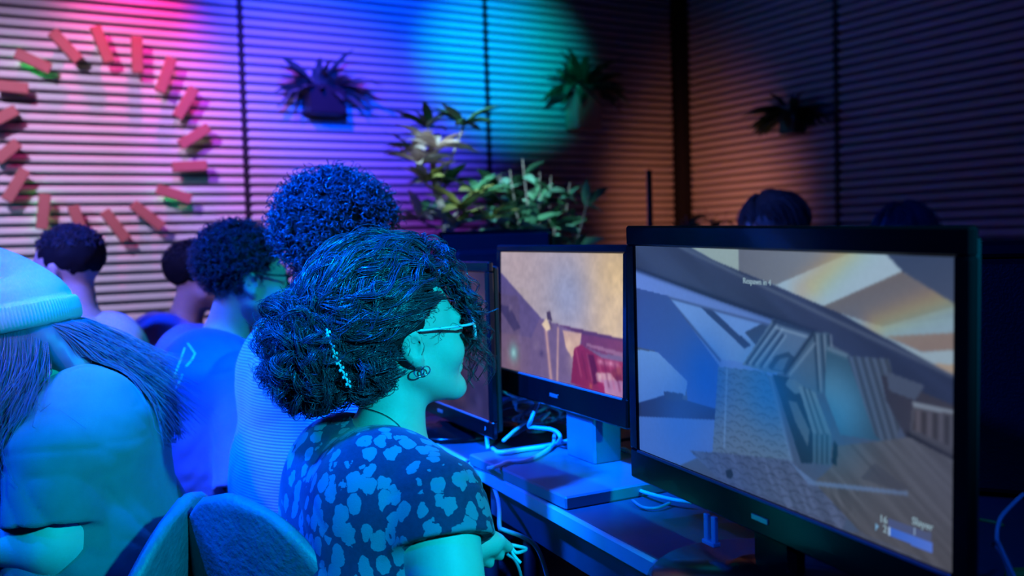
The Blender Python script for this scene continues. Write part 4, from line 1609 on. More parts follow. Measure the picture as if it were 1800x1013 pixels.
    def gamepad(s, label, m_=None, dark=False):
        m_ = m_ or M_pad
        w_ = s.world(s.G)
        e = empty('game_controller', w_, s.rz, label, 'game controller')

        def f(P):
            d = ell(P, (0, 0, 0), (.062, .030, .017))
            for q in (-1, 1):
                d = smin(d, cap(P, (q * .045, .004, 0), (q * .060, -.040, -.010), .020, .013), .02)
            return smax(d, P[:, 2] - .013, .006)
        obj('shell', sdf_mesh('shell', f, (-.1, -.08, -.05), (.1, .06, .05), .004, 1), e, m_)
        for (x, y) in ((-.036, .010), (.018, -.012)):
            MB().lathe([(.0095, .008), (.0095, .014), (.004, .015), (.004, .022), (.0085, .0225), (.0085, .0255), (.002, .0262)], 14, (x, y, 0)).build('thumbstick', M_padk, e, True)
        for (x, y) in ((.040, .002), (.049, .010), (.031, .010), (.040, .018)):
            MB().lathe([(.0042, .008), (.0042, .0155), (.002, .0165)], 10, (x, y, 0)).build('button', M_padk, e, True)
        MB().box((-.018, -.010, .0135), (.018, .006, .004), None, .001).box((-.018, -.010, .0135), (.006, .018, .004), None, .001).build('direction_pad', M_padk, e)
        return e


def surf_cast(o, px, py):
    """point of object o seen at photo pixel (px, py), in o's own coordinates, with normal"""
    bpy.context.view_layer.update()
    M = o.matrix_world
    Mi = M.inverted()
    b = BVHTree.FromPolygons([v.co for v in o.data.vertices], [p.vertices for p in o.data.polygons])
    og = Mi @ Vector(CAMP)
    res = []
    for x, y in zip(np.atleast_1d(px), np.atleast_1d(py)):
        d = (Mi.to_3x3() @ Vector(ray(x, y))).normalized()
        h = b.ray_cast(og, d)
        res.append(None if h[0] is None else (np.array(h[0]), np.array(h[1])))
    return res


# ---------------------------------------------------------------- materials for people
M_skin = mat('skin_light', (0.62, 0.42, 0.33), 0.55, 0.35, noise=(60, 0.06), sss=0.15, bump=(350, 0.06))
M_skin2 = mat('skin_tan', (0.55, 0.34, 0.25), 0.55, 0.35, noise=(60, 0.06), sss=0.15, bump=(350, 0.06))
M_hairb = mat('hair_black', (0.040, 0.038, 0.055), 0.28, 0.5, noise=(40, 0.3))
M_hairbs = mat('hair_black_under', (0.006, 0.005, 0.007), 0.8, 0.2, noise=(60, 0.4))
M_hairbr = mat('hair_brown', (0.11, 0.085, 0.13), 0.45, 0.4, noise=(25, 0.5))
M_navy = fabric('tee_navy', (0.10, 0.12, 0.30), 0.85)
M_olive = fabric('tee_washed_green', (0.10, 0.135, 0.130), 0.9)
M_lav = fabric('tee_pale_lavender', (0.62, 0.55, 0.62), 0.9)
M_purp = fabric('tee_mid_blue', (0.30, 0.28, 0.62), 0.9)
M_dark = fabric('top_black', (0.03, 0.03, 0.04), 0.9)
M_denim = fabric('trousers_dark_denim', (0.03, 0.035, 0.06), 0.9)
M_shoe = mat('shoe_black', (0.02, 0.02, 0.022), 0.6, noise=(20, 0.2))
M_metal = mat('silver_metal', (0.75, 0.75, 0.78), 0.22, 0.5, 1.0)
M_lens = bpy.data.materials.new('spectacle_lens')
M_lens.use_nodes = True
_nt = M_lens.node_tree
_nt.nodes.remove(_nt.nodes['Principled BSDF'])
_tr = _nt.nodes.new('ShaderNodeBsdfTransparent')
_gl = _nt.nodes.new('ShaderNodeBsdfGlossy')
_gl.inputs['Roughness'].default_value = 0.05
_mx = _nt.nodes.new('ShaderNodeMixShader')
_mx.inputs[0].default_value = 0.10
_nt.links.new(_tr.outputs[0], _mx.inputs[1])
_nt.links.new(_gl.outputs[0], _mx.inputs[2])
_nt.links.new(_mx.outputs[0], _nt.nodes['Material Output'].inputs['Surface'])


def leopard():
    M = fabric('tee_leopard_burnout', (0.05, 0.05, 0.12), 0.8)
    nt = M.node_tree
    b = nt.nodes['Principled BSDF']
    tc = nt.nodes['Texture Coordinate']
    nz = nt.nodes.new('ShaderNodeTexNoise')
    nz.inputs['Scale'].default_value = 60
    nz.inputs['Detail'].default_value = 3
    nt.links.new(tc.outputs['Object'], nz.inputs['Vector'])
    mp = nt.nodes.new('ShaderNodeMapping')
    mp.inputs['Scale'].default_value = (1.15, 1.15, 0.80)
    nt.links.new(tc.outputs['Object'], mp.inputs['Vector'])
    ad = nt.nodes.new('ShaderNodeMix')
    ad.data_type = 'VECTOR'
    ad.inputs['Factor'].default_value = 0.017
    nt.links.new(mp.outputs['Vector'], ad.inputs['A'])
    nt.links.new(nz.outputs['Color'], ad.inputs['B'])
    v2 = nt.nodes.new('ShaderNodeTexVoronoi')
    v2.inputs['Scale'].default_value = 38
    v2.inputs['Randomness'].default_value = 0.85
    nt.links.new(ad.outputs['Result'], v2.inputs['Vector'])

    def math_(op, a, b_):
        m_ = nt.nodes.new('ShaderNodeMath')
        m_.operation = op
        for i_, x in enumerate((a, b_)):
            if isinstance(x, (int, float)):
                m_.inputs[i_].default_value = x
            else:
                nt.links.new(x, m_.inputs[i_])
        return m_.outputs[0]
    sp = nt.nodes.new('ShaderNodeSeparateColor')
    nt.links.new(v2.outputs['Color'], sp.inputs[0])
    rad_ = math_('ADD', math_('MULTIPLY', sp.outputs[0], 0.15), 0.40)
    inn = math_('LESS_THAN', v2.outputs['Distance'], rad_)
    core = math_('MULTIPLY', math_('LESS_THAN', v2.outputs['Distance'], 0.09), math_('GREATER_THAN', sp.outputs[1], 0.70))
    mu_ = math_('SUBTRACT', inn, core)
    # heathered ground
    n3 = nt.nodes.new('ShaderNodeTexNoise')
    n3.inputs['Scale'].default_value = 160
    nt.links.new(tc.outputs['Object'], n3.inputs['Vector'])
    r3 = nt.nodes.new('ShaderNodeMix')
    r3.data_type = 'RGBA'
    r3.inputs['A'].default_value = (0.014, 0.014, 0.045, 1)
    r3.inputs['B'].default_value = (0.032, 0.032, 0.08, 1)
    nt.links.new(n3.outputs['Fac'], r3.inputs['Factor'])
    mx = nt.nodes.new('ShaderNodeMix')
    mx.data_type = 'RGBA'
    mx.inputs['B'].default_value = (0.15, 0.16, 0.21, 1)
    nt.links.new(mu_, mx.inputs['Factor'])
    nt.links.new(r3.outputs['Result'], mx.inputs['A'])
    nt.links.new(mx.outputs['Result'], b.inputs['Base Color'])
    return M


def striped():
    M = fabric('top_fine_stripes', (0.5, 0.5, 0.55), 0.85)
    nt = M.node_tree
    b = nt.nodes['Principled BSDF']
    tc = nt.nodes['Texture Coordinate']
    wv = nt.nodes.new('ShaderNodeTexWave')
    wv.bands_direction = 'Z'
    wv.inputs['Scale'].default_value = 52
    wv.inputs['Distortion'].default_value = 0.6
    wv.inputs['Detail Scale'].default_value = 0.4
    nt.links.new(tc.outputs['Object'], wv.inputs['Vector'])
    mx = nt.nodes.new('ShaderNodeMix')
    mx.data_type = 'RGBA'
    mx.inputs['A'].default_value = (0.07, 0.07, 0.15, 1)
    mx.inputs['B'].default_value = (0.34, 0.33, 0.44, 1)
    nt.links.new(wv.outputs['Fac'], mx.inputs['Factor'])
    nt.links.new(mx.outputs['Result'], b.inputs['Base Color'])
    return M


M_leo = leopard()
M_str = striped()


def unit(v):
    v = np.asarray(v, float)
    return v / (np.linalg.norm(v, axis=-1, keepdims=True) + 1e-9)


def coils(n, c, r, K=14, ln=.03, cr=.0045, turns=2.2, front=None, seed=1, rad=.0013, out=.5):
    """short springy curls standing on the ellipsoid (c, r); front(q) -> bool keeps hair off the face"""
    g = np.random.default_rng(seed)
    d = unit(g.normal(size=(n * 4, 3)))
    p = np.asarray(c) + d * np.asarray(r)
    if front is not None:
        p, d = p[front(p)], d[front(p)]
    p, d = p[:n], d[:n]
    N = len(p)
    tg = unit(np.cross(d, g.normal(size=(N, 3))))
    ax = unit(d * out + tg * (1 - out) + np.array([0, 0, -.15]))
    u = unit(np.cross(ax, g.normal(size=(N, 3))))
    v = np.cross(ax, u)
    t = np.linspace(0, 1, K)
    ph = g.random(N) * 6.28
    tw = turns * 6.28 * t[None] * g.uniform(.7, 1.3, (N, 1)) + ph[:, None]
    cr_ = cr * g.uniform(.6, 1.4, (N, 1)) * (0.5 + .5 * t[None])
    L = ln * g.uniform(.6, 1.3, (N, 1)) * t[None]
    Cc = p[:, None] + ax[:, None] * L[..., None] + u[:, None] * (np.cos(tw) * cr_)[..., None] + v[:, None] * (np.sin(tw) * cr_)[..., None]
    R = rad * (1 - .6 * t[None] ** 3) * np.ones((N, 1))
    return Cc, R


# ================================================================ the woman in the foreground
hw = at(708, 602, 1.50)
FACE_W = 66


def make_woman():
    pos = (-0.240, 1.44)
    face = 58
    rz = -math.radians(face)
    d = hw - np.array([pos[0], pos[1], 0])
    c_, s_ = math.cos(rz), math.sin(rz)
    hl = np.array([d[0] * c_ + d[1] * s_, -d[0] * s_ + d[1] * c_, d[2]])
    seat, th, ly = .415, .355, .06
    nb = np.array([0, ly, seat + .09 + th])
    ew = at(805, 1130, 1.24) - np.array([pos[0], pos[1], 0])
    el = (ew[0] * c_ + ew[1] * s_, -ew[0] * s_ + ew[1] * c_, ew[2])
    return Person('woman with dark curly pinned up hair and leopard patterned tee, nearest the camera', pos, face, seat=seat, th=th, ly=ly, sw=.160, fat=1.04,
                  head=tuple(hl - nb), h=.0042, skin=M_skin, shirt=M_leo, pants=M_denim, shoe=M_shoe, sleeve=.30, armr=1.10, fold=.0035, seed=1, elbow={1: el}, trap=(-.03, .030, .028), sdz=-.034, pad=(0.0, .165, .320), hs=.96, neck=.052,
                  hyaw=face - FACE_W, hpitch=5, hroll=0, hem=.02)


W_ = make_woman()
W_.gamepad('white wired game controller held low by the woman in the leopard tee')


def woman_hair(q):
    x, y, z = q[:, 0], q[:, 1], q[:, 2]
    d = ell(q, (0, -.034, .062), (.092, .117, .106))
    yl = np.where(z > .03, .025 + .42 * (z - .03), .025 + 1.25 * (z - .03))
    d = smax(d, y - yl, .02)
    d = smax(d, -.028 - z, .02)
    d = smin(d, ell(q, (0.015, -.160, .016), (.076, .060, .078)), .012)
    d = smin(d, ell(q, (0.03, -.092, -.040), (.056, .044, .034)), .02)
    return d + .006 * vnoise(q, 38) + .003 * vnoise(q, 90)


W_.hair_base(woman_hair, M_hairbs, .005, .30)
g = np.random.default_rng(11)


def locks(n, m, K, start, end, c, r, spread, amp, seed, rad, wig=3.0):
    """n swept locks of m strands from start directions to end directions over the ellipsoid (c, r)"""
    g = np.random.default_rng(seed)
    c, r = np.asarray(c), np.asarray(r)
    t = np.linspace(0, 1, K)
    s0 = unit(start)
    e0 = unit(end)
    om = np.arccos(np.clip((s0 * e0).sum(1), -.99, .99))[:, None]
    D = (np.sin((1 - t)[None] * om) / np.sin(om))[..., None] * s0[:, None] + (np.sin(t[None] * om) / np.sin(om))[..., None] * e0[:, None]
    D = unit(D)
    side = unit(np.cross(s0, e0))
    ph = g.random(n) * 6.28
    wv = np.sin(wig * 6.28 * t[None] + ph[:, None]) * amp * g.uniform(.4, 1.3, (n, 1))
    rf = 1.0 + g.uniform(-.06, .13, (n, 1)) + .05 * np.sin(wig * 5 * t[None] + ph[:, None] * 2)
    gc = c + D * r * rf[..., None] + side[:, None] * wv[..., None]
    # strands
    off = g.normal(size=(n, m, 3)) * spread
    tap = (.35 + .65 * np.sin(math.pi * np.clip(t * .9 + .08, 0, 1)))
    fz = g.normal(size=(n, m, 3)) * spread * .5
    ph2 = g.random((n, m)) * 6.28
    C = gc[:, None] + off[:, :, None] * tap[None, None, :, None] + fz[:, :, None] * np.sin(9 * t[None, None] + ph2[..., None])[..., None]
    C = C.reshape(n * m, K, 3)
    R = rad * np.broadcast_to((1 - .5 * t ** 4)[None], (n * m, K)) * g.uniform(.6, 1.4, (n * m, 1))
    return C, R


HC, HR = np.array([0, -.034, .062]), np.array([.099, .124, .112])
n = 180
th_ = g.uniform(-.15, math.pi + .15, n)
kf = g.random(n)
st = np.stack([np.cos(th_), .62 - .75 * kf * (kf > .45) + .1 * g.normal(size=n) - .7 * (np.abs(np.cos(th_)) > .93), np.sin(th_) * .95], 1)
en = np.array([.12, -.98, -.30]) + g.normal(size=(n, 3)) * .14
C1, R1 = locks(n, 36, 22, st, en, HC, HR, .0036, .0120, 3, .00062, 3.0)
n2 = 70
st2 = np.stack([g.choice([-1, 1, 1], n2) * g.uniform(.5, 1, n2), g.uniform(-.7, .12, n2), g.uniform(-.75, -.25, n2)], 1)
en2 = np.array([.15, -1.0, -.5]) + g.normal(size=(n2, 3)) * .25
C1b, R1b = locks(n2, 20, 22, st2, en2, HC, HR, .0045, .006, 4, .00062, 2.0)

n3 = 80
st3 = np.stack([g.choice([-1, 1, 1], n3) * g.uniform(.72, .95, n3), g.uniform(.15, .66, n3), g.uniform(-.12, .40, n3)], 1)
en3 = np.array([.25, -1.0, -.25]) + g.normal(size=(n3, 3)) * .2
C1c, R1c = locks(n3, 20, 22, st3, en3, HC, HR * .985, .0036, .006, 14, .00062, 2.0)


def curly(n, m, K, c, r, seed, hr, turns, spread, rad, arc=2.2):
    g = np.random.default_rng(seed)
    t = np.linspace(0, 1, K)
    d0 = unit(g.normal(size=(n, 3)))
    ax = unit(np.cross(d0, g.normal(size=(n, 3))))
    an = (g.uniform(.5, arc, (n, 1)) * t[None])[..., None]
    D = d0[:, None] * np.cos(an) + np.cross(ax, d0)[:, None] * np.sin(an)
    sc = g.uniform(.72, 1.16, (n, 1, 1)) + .08 * t[None, :, None]
    gc = np.asarray(c) + D * np.asarray(r) * sc
    tg = np.cross(ax[:, None], D)
    ph = (g.random(n) * 6.28)[:, None] + turns * 6.28 * t[None] * g.uniform(.6, 1.4, (n, 1))
    hh = hr * g.uniform(.5, 1.5, (n, 1))
    gc = gc + D * (np.cos(ph) * hh)[..., None] + ax[:, None] * (np.sin(ph) * hh)[..., None]
    off = g.normal(size=(n, m, 3)) * spread
    fz = g.normal(size=(n, m, 3)) * spread * .7
    C = gc[:, None] + off[:, :, None] + fz[:, :, None] * np.sin(7 * t + 1)[None, None, :, None]
    R = rad * np.broadcast_to((1 - .6 * t ** 3)[None], (n * m, K)) * g.uniform(.6, 1.4, (n * m, 1))
    return C.reshape(n * m, K, 3), R


C2, R2 = curly(190, 13, 26, (0.015, -.162, .014), (.078, .062, .080), 5, .011, 2.4, .0030, .00062)
C3, R3 = curly(80, 13, 24, (0.035, -.095, -.036), (.058, .046, .036), 6, .010, 2.2, .0030, .00062)
C4, R4 = curly(50, 7, 24, (0.01, -.150, -.050), (.045, .040, .034), 8, .011, 2.0, .003, .0008)
C5, R5 = curly(60, 7, 24, (0.0, .015, .130), (.085, .075, .040), 9, .008, 1.6, .003, .0008, 1.4)
# tendrils falling in front of the face
nt_ = 60
t = np.linspace(0, 1, 30)
p0 = np.stack([g.uniform(-.02, .06, nt_), g.uniform(.065, .098, nt_), g.uniform(.085, .125, nt_)], 1)
p1 = p0 + np.stack([g.uniform(-.01, .03, nt_), g.uniform(.025, .055, nt_), g.uniform(-.07, -.04, nt_)], 1)
p2 = np.stack([g.uniform(-.01, .07, nt_), g.uniform(.10, .145, nt_), g.uniform(-.10, .04, nt_)], 1)
B_ = ((1 - t) ** 2)[None, :, None] * p0[:, None] + (2 * t * (1 - t))[None, :, None] * p1[:, None] + (t ** 2)[None, :, None] * p2[:, None]
ph = (g.random(nt_) * 6.28)[:, None] + g.uniform(2.5, 5.5, (nt_, 1)) * 6.28 * t[None]
hr = (.0095 * t[None] ** .6) * g.uniform(.5, 1.4, (nt_, 1))
B_ = B_ + np.stack([np.cos(ph) * hr, np.sin(ph) * hr, .2 * np.sin(ph) * hr], -1)
B_ = (B_[:, None] + g.normal(size=(nt_, 5, 1, 3)) * .0016).reshape(-1, 30, 3)
RB = np.broadcast_to((.00065 * (1 - .5 * t))[None], B_.shape[:2])
# loose flyaways
nf = 420
d0 = unit(g.normal(size=(nf, 3)) + np.array([.4, -.2, .5]))
bn = g.random(nf) < .45
cc = np.where(bn[:, None], np.array([0.015, -.162, .014]), HC)
rr_ = np.where(bn[:, None], np.array([.082, .070, .085]), HR)
pf = cc + d0 * rr_
okf = (pf[:, 1] < .06 + .4 * (pf[:, 2] - .03)) & (pf[:, 2] > -.09)
pf, d0 = pf[okf], d0[okf]
nf = len(pf)
t2_ = np.linspace(0, 1, 18)
axf = unit(d0 * .45 + unit(np.cross(d0, g.normal(size=(nf, 3)))) * .8)
uf = unit(np.cross(axf, d0))
vf = np.cross(axf, uf)
phf = (g.random(nf) * 6.28)[:, None] + g.uniform(.5, 2.2, (nf, 1)) * 6.28 * t2_[None]
hf = .007 * g.uniform(.3, 1.4, (nf, 1)) * t2_[None]
CF = pf[:, None] + axf[:, None] * (g.uniform(.015, .05, (nf, 1)) * t2_[None])[..., None] + uf[:, None] * (np.cos(phf) * hf)[..., None] + vf[:, None] * (np.sin(phf) * hf)[..., None]
RF = np.full(CF.shape[:2], .00042)
for nm, CC, RR in (('swept_locks', np.concatenate([C1, C1b, C1c]), np.concatenate([R1, R1b, R1c])), ('bun_curls', C2, R2), ('nape_curls', np.concatenate([C3, C4]), np.concatenate([R3, R4])),
                   ('fringe_curls', C5, R5), ('fringe_curls', B_, RB), ('flyaway_hairs', CF, RF)):
    W_.head_tubes(nm, CC, RR, M_hairb, W_.hair)

# claw clip, earrings, chain, glasses, bracelet
M_clipb = mat('hair_clip_pearl', (0.55, 0.58, 0.62), 0.3, 0.5, noise=(90, 0.3))
pc_ = smooth_path([(.080, -.140, .050), (.094, -.138, .022), (.098, -.130, -.008), (.088, -.118, -.040)], 8)
cb = MB()
for i in range(0, len(pc_)):
    o_ = .0038 * math.sin(i * 2.1)
    cb.lathe([(.0003, -.0026), (.0019, -.0012), (.0019, .0012), (.0003, .0026)], 7, W_.to_body(pc_[i] + np.array([.014, o_ - .004, 0])))
cb.tube(W_.to_body(pc_ + np.array([.012, -.004, 0])), .0016, 6)
cb.build('hair_clip', M_clipb, W_.o, True)
W_.glasses(mat('glasses_pale_frame', (0.75, 0.76, 0.80), 0.3, 0.5, 0.3), M_lens, .0023, .027, .021)
for q in (-1, 1):
    for dy, rr2 in ((-.004, .0085), (.007, .0075)):
        a = np.linspace(0, 2 * math.pi, 17)
        ring = np.stack([np.full_like(a, q * .083) + .003 * np.cos(a), dy + np.sin(a) * rr2, -.040 + np.cos(a) * rr2], 1)
        MB().tube(W_.to_body(ring), .0011, 6, False).build('earring', M_metal, W_.o, True)

bpy.context.view_layer.update()

# thin chain round her neck
_ch = [h_ for h_ in surf_cast(W_.o, [600, 618, 636, 654, 672, 686, 698, 706], [716, 715, 717, 721, 728, 736, 746, 756]) if h_ is not None]
if len(_ch) > 3:
    MB().tube(smooth_path(np.array([h_[0] + h_[1] * .0010 for h_ in _ch]), 4), .0010, 5).build('necklace', M_metal, W_.o, True)


# ================================================================ the row behind her
def short_front(q):
    return (q[:, 1] < .060 + .35 * (q[:, 2] - .03)) & (q[:, 2] > -.03) & ((q[:, 2] > .012) | (q[:, 1] < -.02))


def cap_hair(c, r, yl0=.055, slope=.4, low=1.25, bottom=-.05, lump=.005, freq=45):
    def f(q):
        y, z = q[:, 1], q[:, 2]
        d = ell(q, c, r)
        yl = np.where(z > .03, yl0 + slope * (z - .03), yl0 + low * (z - .03))
        d = smax(d, y - yl, .015)
        d = smax(d, bottom - z + .25 * (y + .05), .015)
        return d + lump * vnoise(q, freq) + lump * .5 * vnoise(q, freq * 2.1)
    return f


def seated(label, px_ear, py_ear, D, pel, face, hface, **k):
    """place a seated figure: pelvis at pel (x, y), head where the photo shows it"""
    H = at(px_ear, py_ear, D)
    rz = -math.radians(face)
    d = H - np.array([pel[0], pel[1], 0])
    c_, s_ = math.cos(rz), math.sin(rz)
    hl = np.array([d[0] * c_ + d[1] * s_, -d[0] * s_ + d[1] * c_, d[2]])
    seat = k.get('seat', .45)
    neck_drop = k.pop('drop', .165)
    lean = k.pop('neck_back', .045)
    th = H[2] - neck_drop - seat - .09
    ly = hl[1] - lean
    nb = np.array([0, ly, seat + .09 + th])
    return Person(label, pel, face, th=th, ly=ly, head=tuple(hl - nb), hyaw=face - hface, skin=k.pop('skin', M_skin), pants=M_denim, shoe=M_shoe, **k)


# man with a mop of curls in a striped top, right behind the woman
p2 = seated('person with a mop of dark curls and fine striped top, hidden behind the woman', 600, 452, 2.02, (-0.46, 1.99), 60, 62, seat=.44, h=.007, shirt=M_str, fold=.004, seed=2, hpitch=-6, sw=.17, fat=1.05)
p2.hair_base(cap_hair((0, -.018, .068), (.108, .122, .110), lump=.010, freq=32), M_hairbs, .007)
Cc, Rr = coils(1500, (0, -.018, .068), (.108, .122, .110), 16, .034, .0062, 2.0, lambda q: (q[:, 1] < .07 + .4 * (q[:, 2] - .03)) & (q[:, 2] > -.05), 21, .0017, .45)
p2.head_tubes('curls', Cc, Rr, M_hairb, p2.hair)

# navy tee with glasses
p3 = seated('man with short tight curls, dark glasses and plain navy tee', 432, 498, 2.42, (-0.83, 2.40), 58, 60, seat=.44, h=.007, shirt=M_navy, fold=.006, seed=3, hpitch=-3, sw=.185, fat=1.10, drop=.16, sleeve=.9)
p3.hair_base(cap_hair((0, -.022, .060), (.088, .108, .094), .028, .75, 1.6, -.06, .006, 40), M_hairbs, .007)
Cc, Rr = coils(1500, (0, -.022, .062), (.088, .108, .095), 12, .020, .0042, 1.6, lambda q: (q[:, 1] < .028 + .75 * (q[:, 2] - .03)) & (q[:, 2] > -.04), 22, .0014, .5)
p3.head_tubes('curls', Cc, Rr, M_hairb, p3.hair)
p3.glasses(mat('glasses_dark_frame', (0.015, 0.015, 0.02), 0.3, 0.5), M_lens, .0028)
# outline of a white graphic printed on the back of the navy tee
M_print = mat('shirt_print_white', (0.75, 0.75, 0.80), 0.7)
for line in ([(330, 604), (343, 622), (337, 634), (326, 646)], [(325, 612), (318, 632), (312, 648), (306, 664)], [(321, 658), (314, 676), (308, 688)]):
    L = np.array(line, float)
    pts = []
    for i in range(len(L) - 1):
        for t in np.linspace(0, 1, 5):
            pts.append(L[i] * (1 - t) + L[i + 1] * t)
    hit = [h_ for h_ in surf_cast(p3.shirt, [p[0] for p in pts], [p[1] for p in pts]) if h_ is not None]
    if len(hit) > 3:
        MB().tube(np.array([h_[0] + h_[1] * .0006 for h_ in hit]), .0026, 5).build('shirt_print', M_print, p3.shirt, True)

# man in blue beyond
p4 = seated('man with short dark hair in blue tee, seated beyond the navy tee', 352, 492, 3.20, (-1.24, 3.17), 58, 62, seat=.44, h=.009, shirt=M_purp, fold=.005, seed=4, sw=.165, skin=M_skin2)
p4.hair_base(cap_hair((0, -.022, .052), (.080, .101, .084), .062, .3, 1.25, -.075, .002, 60), M_hairbs, .008)
Cc, Rr = coils(700, (0, -.022, .054), (.078, .099, .084), 8, .010, .002, .8, lambda q: (q[:, 1] < .06) & (q[:, 2] > .07), 23, .0016, .35)
p4.head_tubes('hair_tufts', Cc, Rr, M_hairb, p4.hair)

# long haired person in a beanie, facing left
_pw, _pf = (-0.79, 1.68), -99


def loc_of(w_, pos, face):
    a = -math.radians(face)
    d = np.asarray(w_, float) - np.array([pos[0], pos[1], 0])
    return np.array([d[0] * math.cos(a) + d[1] * math.sin(a), -d[0] * math.sin(a) + d[1] * math.cos(a), d[2]])


p5 = seated('person in pale beanie with long hair and washed green tee, facing left', 22, 602, 1.68, _pw, _pf, -92, seat=.44, h=.0055, shirt=M_olive, fold=.008, seed=5, sw=.165, fat=1.12,
            hpitch=-10, drop=.095, sleeve=.80, armr=1.06, neck_back=.10, pad=(0, .34, .30), pole=(.12, -.25, -1.0), hs=.98, sdz=-.085, elbow={-1: loc_of(at(92, 950, 1.49), _pw, _pf)})
p5.gamepad('dark game controller held by the person in the beanie', M_padk)


def beanie():
    prof = [(.955, .000), (1.02, .001), (1.065, .008), (1.075, .024), (1.055, .040), (1.03, .046), (.985, .0465), (.965, .055), (.925, .066), (.845, .080), (.74, .094), (.62, .108), (.50, .120), (.38, .131), (.26, .141), (.15, .149), (.06, .155), (.002, .157)]
    n = 360
    V = []
    for (r, z) in prof:
        for k in range(n):
            a = 2 * math.pi * k / n
            rb = 1.0
            if .004 < z < .046:
                rb += .010 * (1 if k % 3 else -1.2)
            elif z > .05:
                rb += .0035 * (1 if k % 3 else -1.2)
            x, y = .091 * r * rb * math.cos(a), .109 * r * rb * math.sin(a)
            zz = z
            # the crown slumps into a dent on the wearer's left side
            if z > .08:
                zz -= .010 * math.exp(-((a - math.pi) / .9) ** 2) * math.exp(-((z - .112) / .014) ** 2)
                sh = .022 * math.exp(-((a - math.pi - .1) / .55) ** 2) * math.exp(-((z - .104) / .010) ** 2)
                x += sh
            V.append(p5.to_body((x, y - .012, zz + .018)))
    f = []
    for i in range(len(prof) - 1):
        for k in range(n):
            k2 = (k + 1) % n
            f.append((i * n + k, i * n + k2, (i + 1) * n + k2, (i + 1) * n + k))
    M = fabric('beanie_knit_white', (0.46, 0.44, 0.46), 0.9, 300)
    return obj('beanie', np_mesh('beanie', V, f), p5.o, M)


beanie()


def p5hair(q):
    x, y, z = q[:, 0], q[:, 1], q[:, 2]
    d = ell(q, (0, -.020, .020), (.084, .100, .075))
    d = smax(d, y - np.where(z > 0, .06, .045), .015)
    for s in (-1, 1):
        d = smin(d, cap(q, (s * .070, .010, .0), (s * .085, .035, -.17), .024, .020), .025)
        d = smin(d, cap(q, (s * .085, .030, -.12), (s * .135, .070, -.27), .024, .012), .02)
    d = smin(d, cap(q, (-.03, -.085, -.02), (-.03, -.130, -.08), .040, .024), .03)
    d = smin(d, cap(q, (.03, -.085, -.02), (.02, -.130, -.08), .040, .024), .03)
    return d + .003 * vnoise(q * np.array([1, 1, .25], np.float32), 90)


p5.hair_base(p5hair, M_hairbr, .006, .36)
g = np.random.default_rng(31)
n = 3800
t = np.linspace(0, 1, 18)
ang = g.uniform(0.55, 5.73, n)           # round the head, leaving the face (angle 0) free
ca_, sa_ = np.cos(ang), np.sin(ang)
q0 = np.stack([.086 * sa_, -.012 + .103 * ca_, np.full(n, .022)], 1)
back = (ca_ < -.76) | ((sa_ > 0) & (ca_ < -.15))
q1 = q0 + np.stack([.014 * sa_, .012 * ca_ - .05 * back, np.where(back, g.uniform(-.06, -.02, n), g.uniform(-.075, -.05, n))], 1)
q2 = np.where(back[:, None], np.stack([.070 * sa_ + .045 + g.normal(size=n) * .03, -.205 + g.normal(size=n) * .03, g.uniform(-.25, -.09, n)], 1),
              np.stack([.175 * np.sign(sa_) + g.normal(size=n) * .018, q0[:, 1] * .85 + .015 + g.normal(size=n) * .022, g.uniform(-.27, -.10, n)], 1))
Bz = ((1 - t) ** 2)[None, :, None] * q0[:, None] + (2 * t * (1 - t))[None, :, None] * q1[:, None] + (t ** 2)[None, :, None] * q2[:, None]
Bz += (.004 * np.sin(t[None] * 7 + g.random((n, 1)) * 6.28) * t[None])[..., None] * g.normal(size=(n, 1, 3))
# the hair lies on the shirt: push strands out of the cloth
Vb = p5.to_body(Bz.reshape(-1, 3)).astype(np.float32)
lay = (.005 + .009 * g.random((n, 1)) * np.ones((1, 18))).reshape(-1).astype(np.float32)
for _ in range(9):
    d0_ = p5.shirt_d(Vb)
    G_ = np.stack([p5.shirt_d(Vb + np.array(v_, np.float32) * .004) - d0_ for v_ in ((1, 0, 0), (0, 1, 0), (0, 0, 1))], 1)
    G_ /= np.linalg.norm(G_, axis=1, keepdims=True) + 1e-9
    Vb = Vb + (np.maximum(lay - d0_, 0) * .9)[:, None] * G_
Bz = p5.hq(Vb).reshape(n, 18, 3)
p5.head_tubes('hair_strands', Bz, np.broadcast_to(.0011 * (1 - .6 * t)[None], (n, 18)), M_hairbr, p5.hair)

# young man far left
p6 = seated('young man with short dark hair and pale lavender tee, far left before the slats', 118, 482, 2.75, (-1.24, 2.71), -72, -78, seat=.45, h=.009, shirt=M_lav, fold=.006, seed=6, sw=.170, hpitch=-2)
p6.hair_base(cap_hair((0, -.020, .056), (.079, .102, .084), .066, .3, 1.35, -.075, .003, 40), M_hairbs, .008)
Cc, Rr = coils(700, (0, -.020, .058), (.077, .099, .082), 8, .020, .002, .5, lambda q: (q[:, 1] < .075) & (q[:, 2] > .085), 24, .0018, .35)
p6.head_tubes('hair_tufts', Cc, Rr, M_hairb, p6.hair)

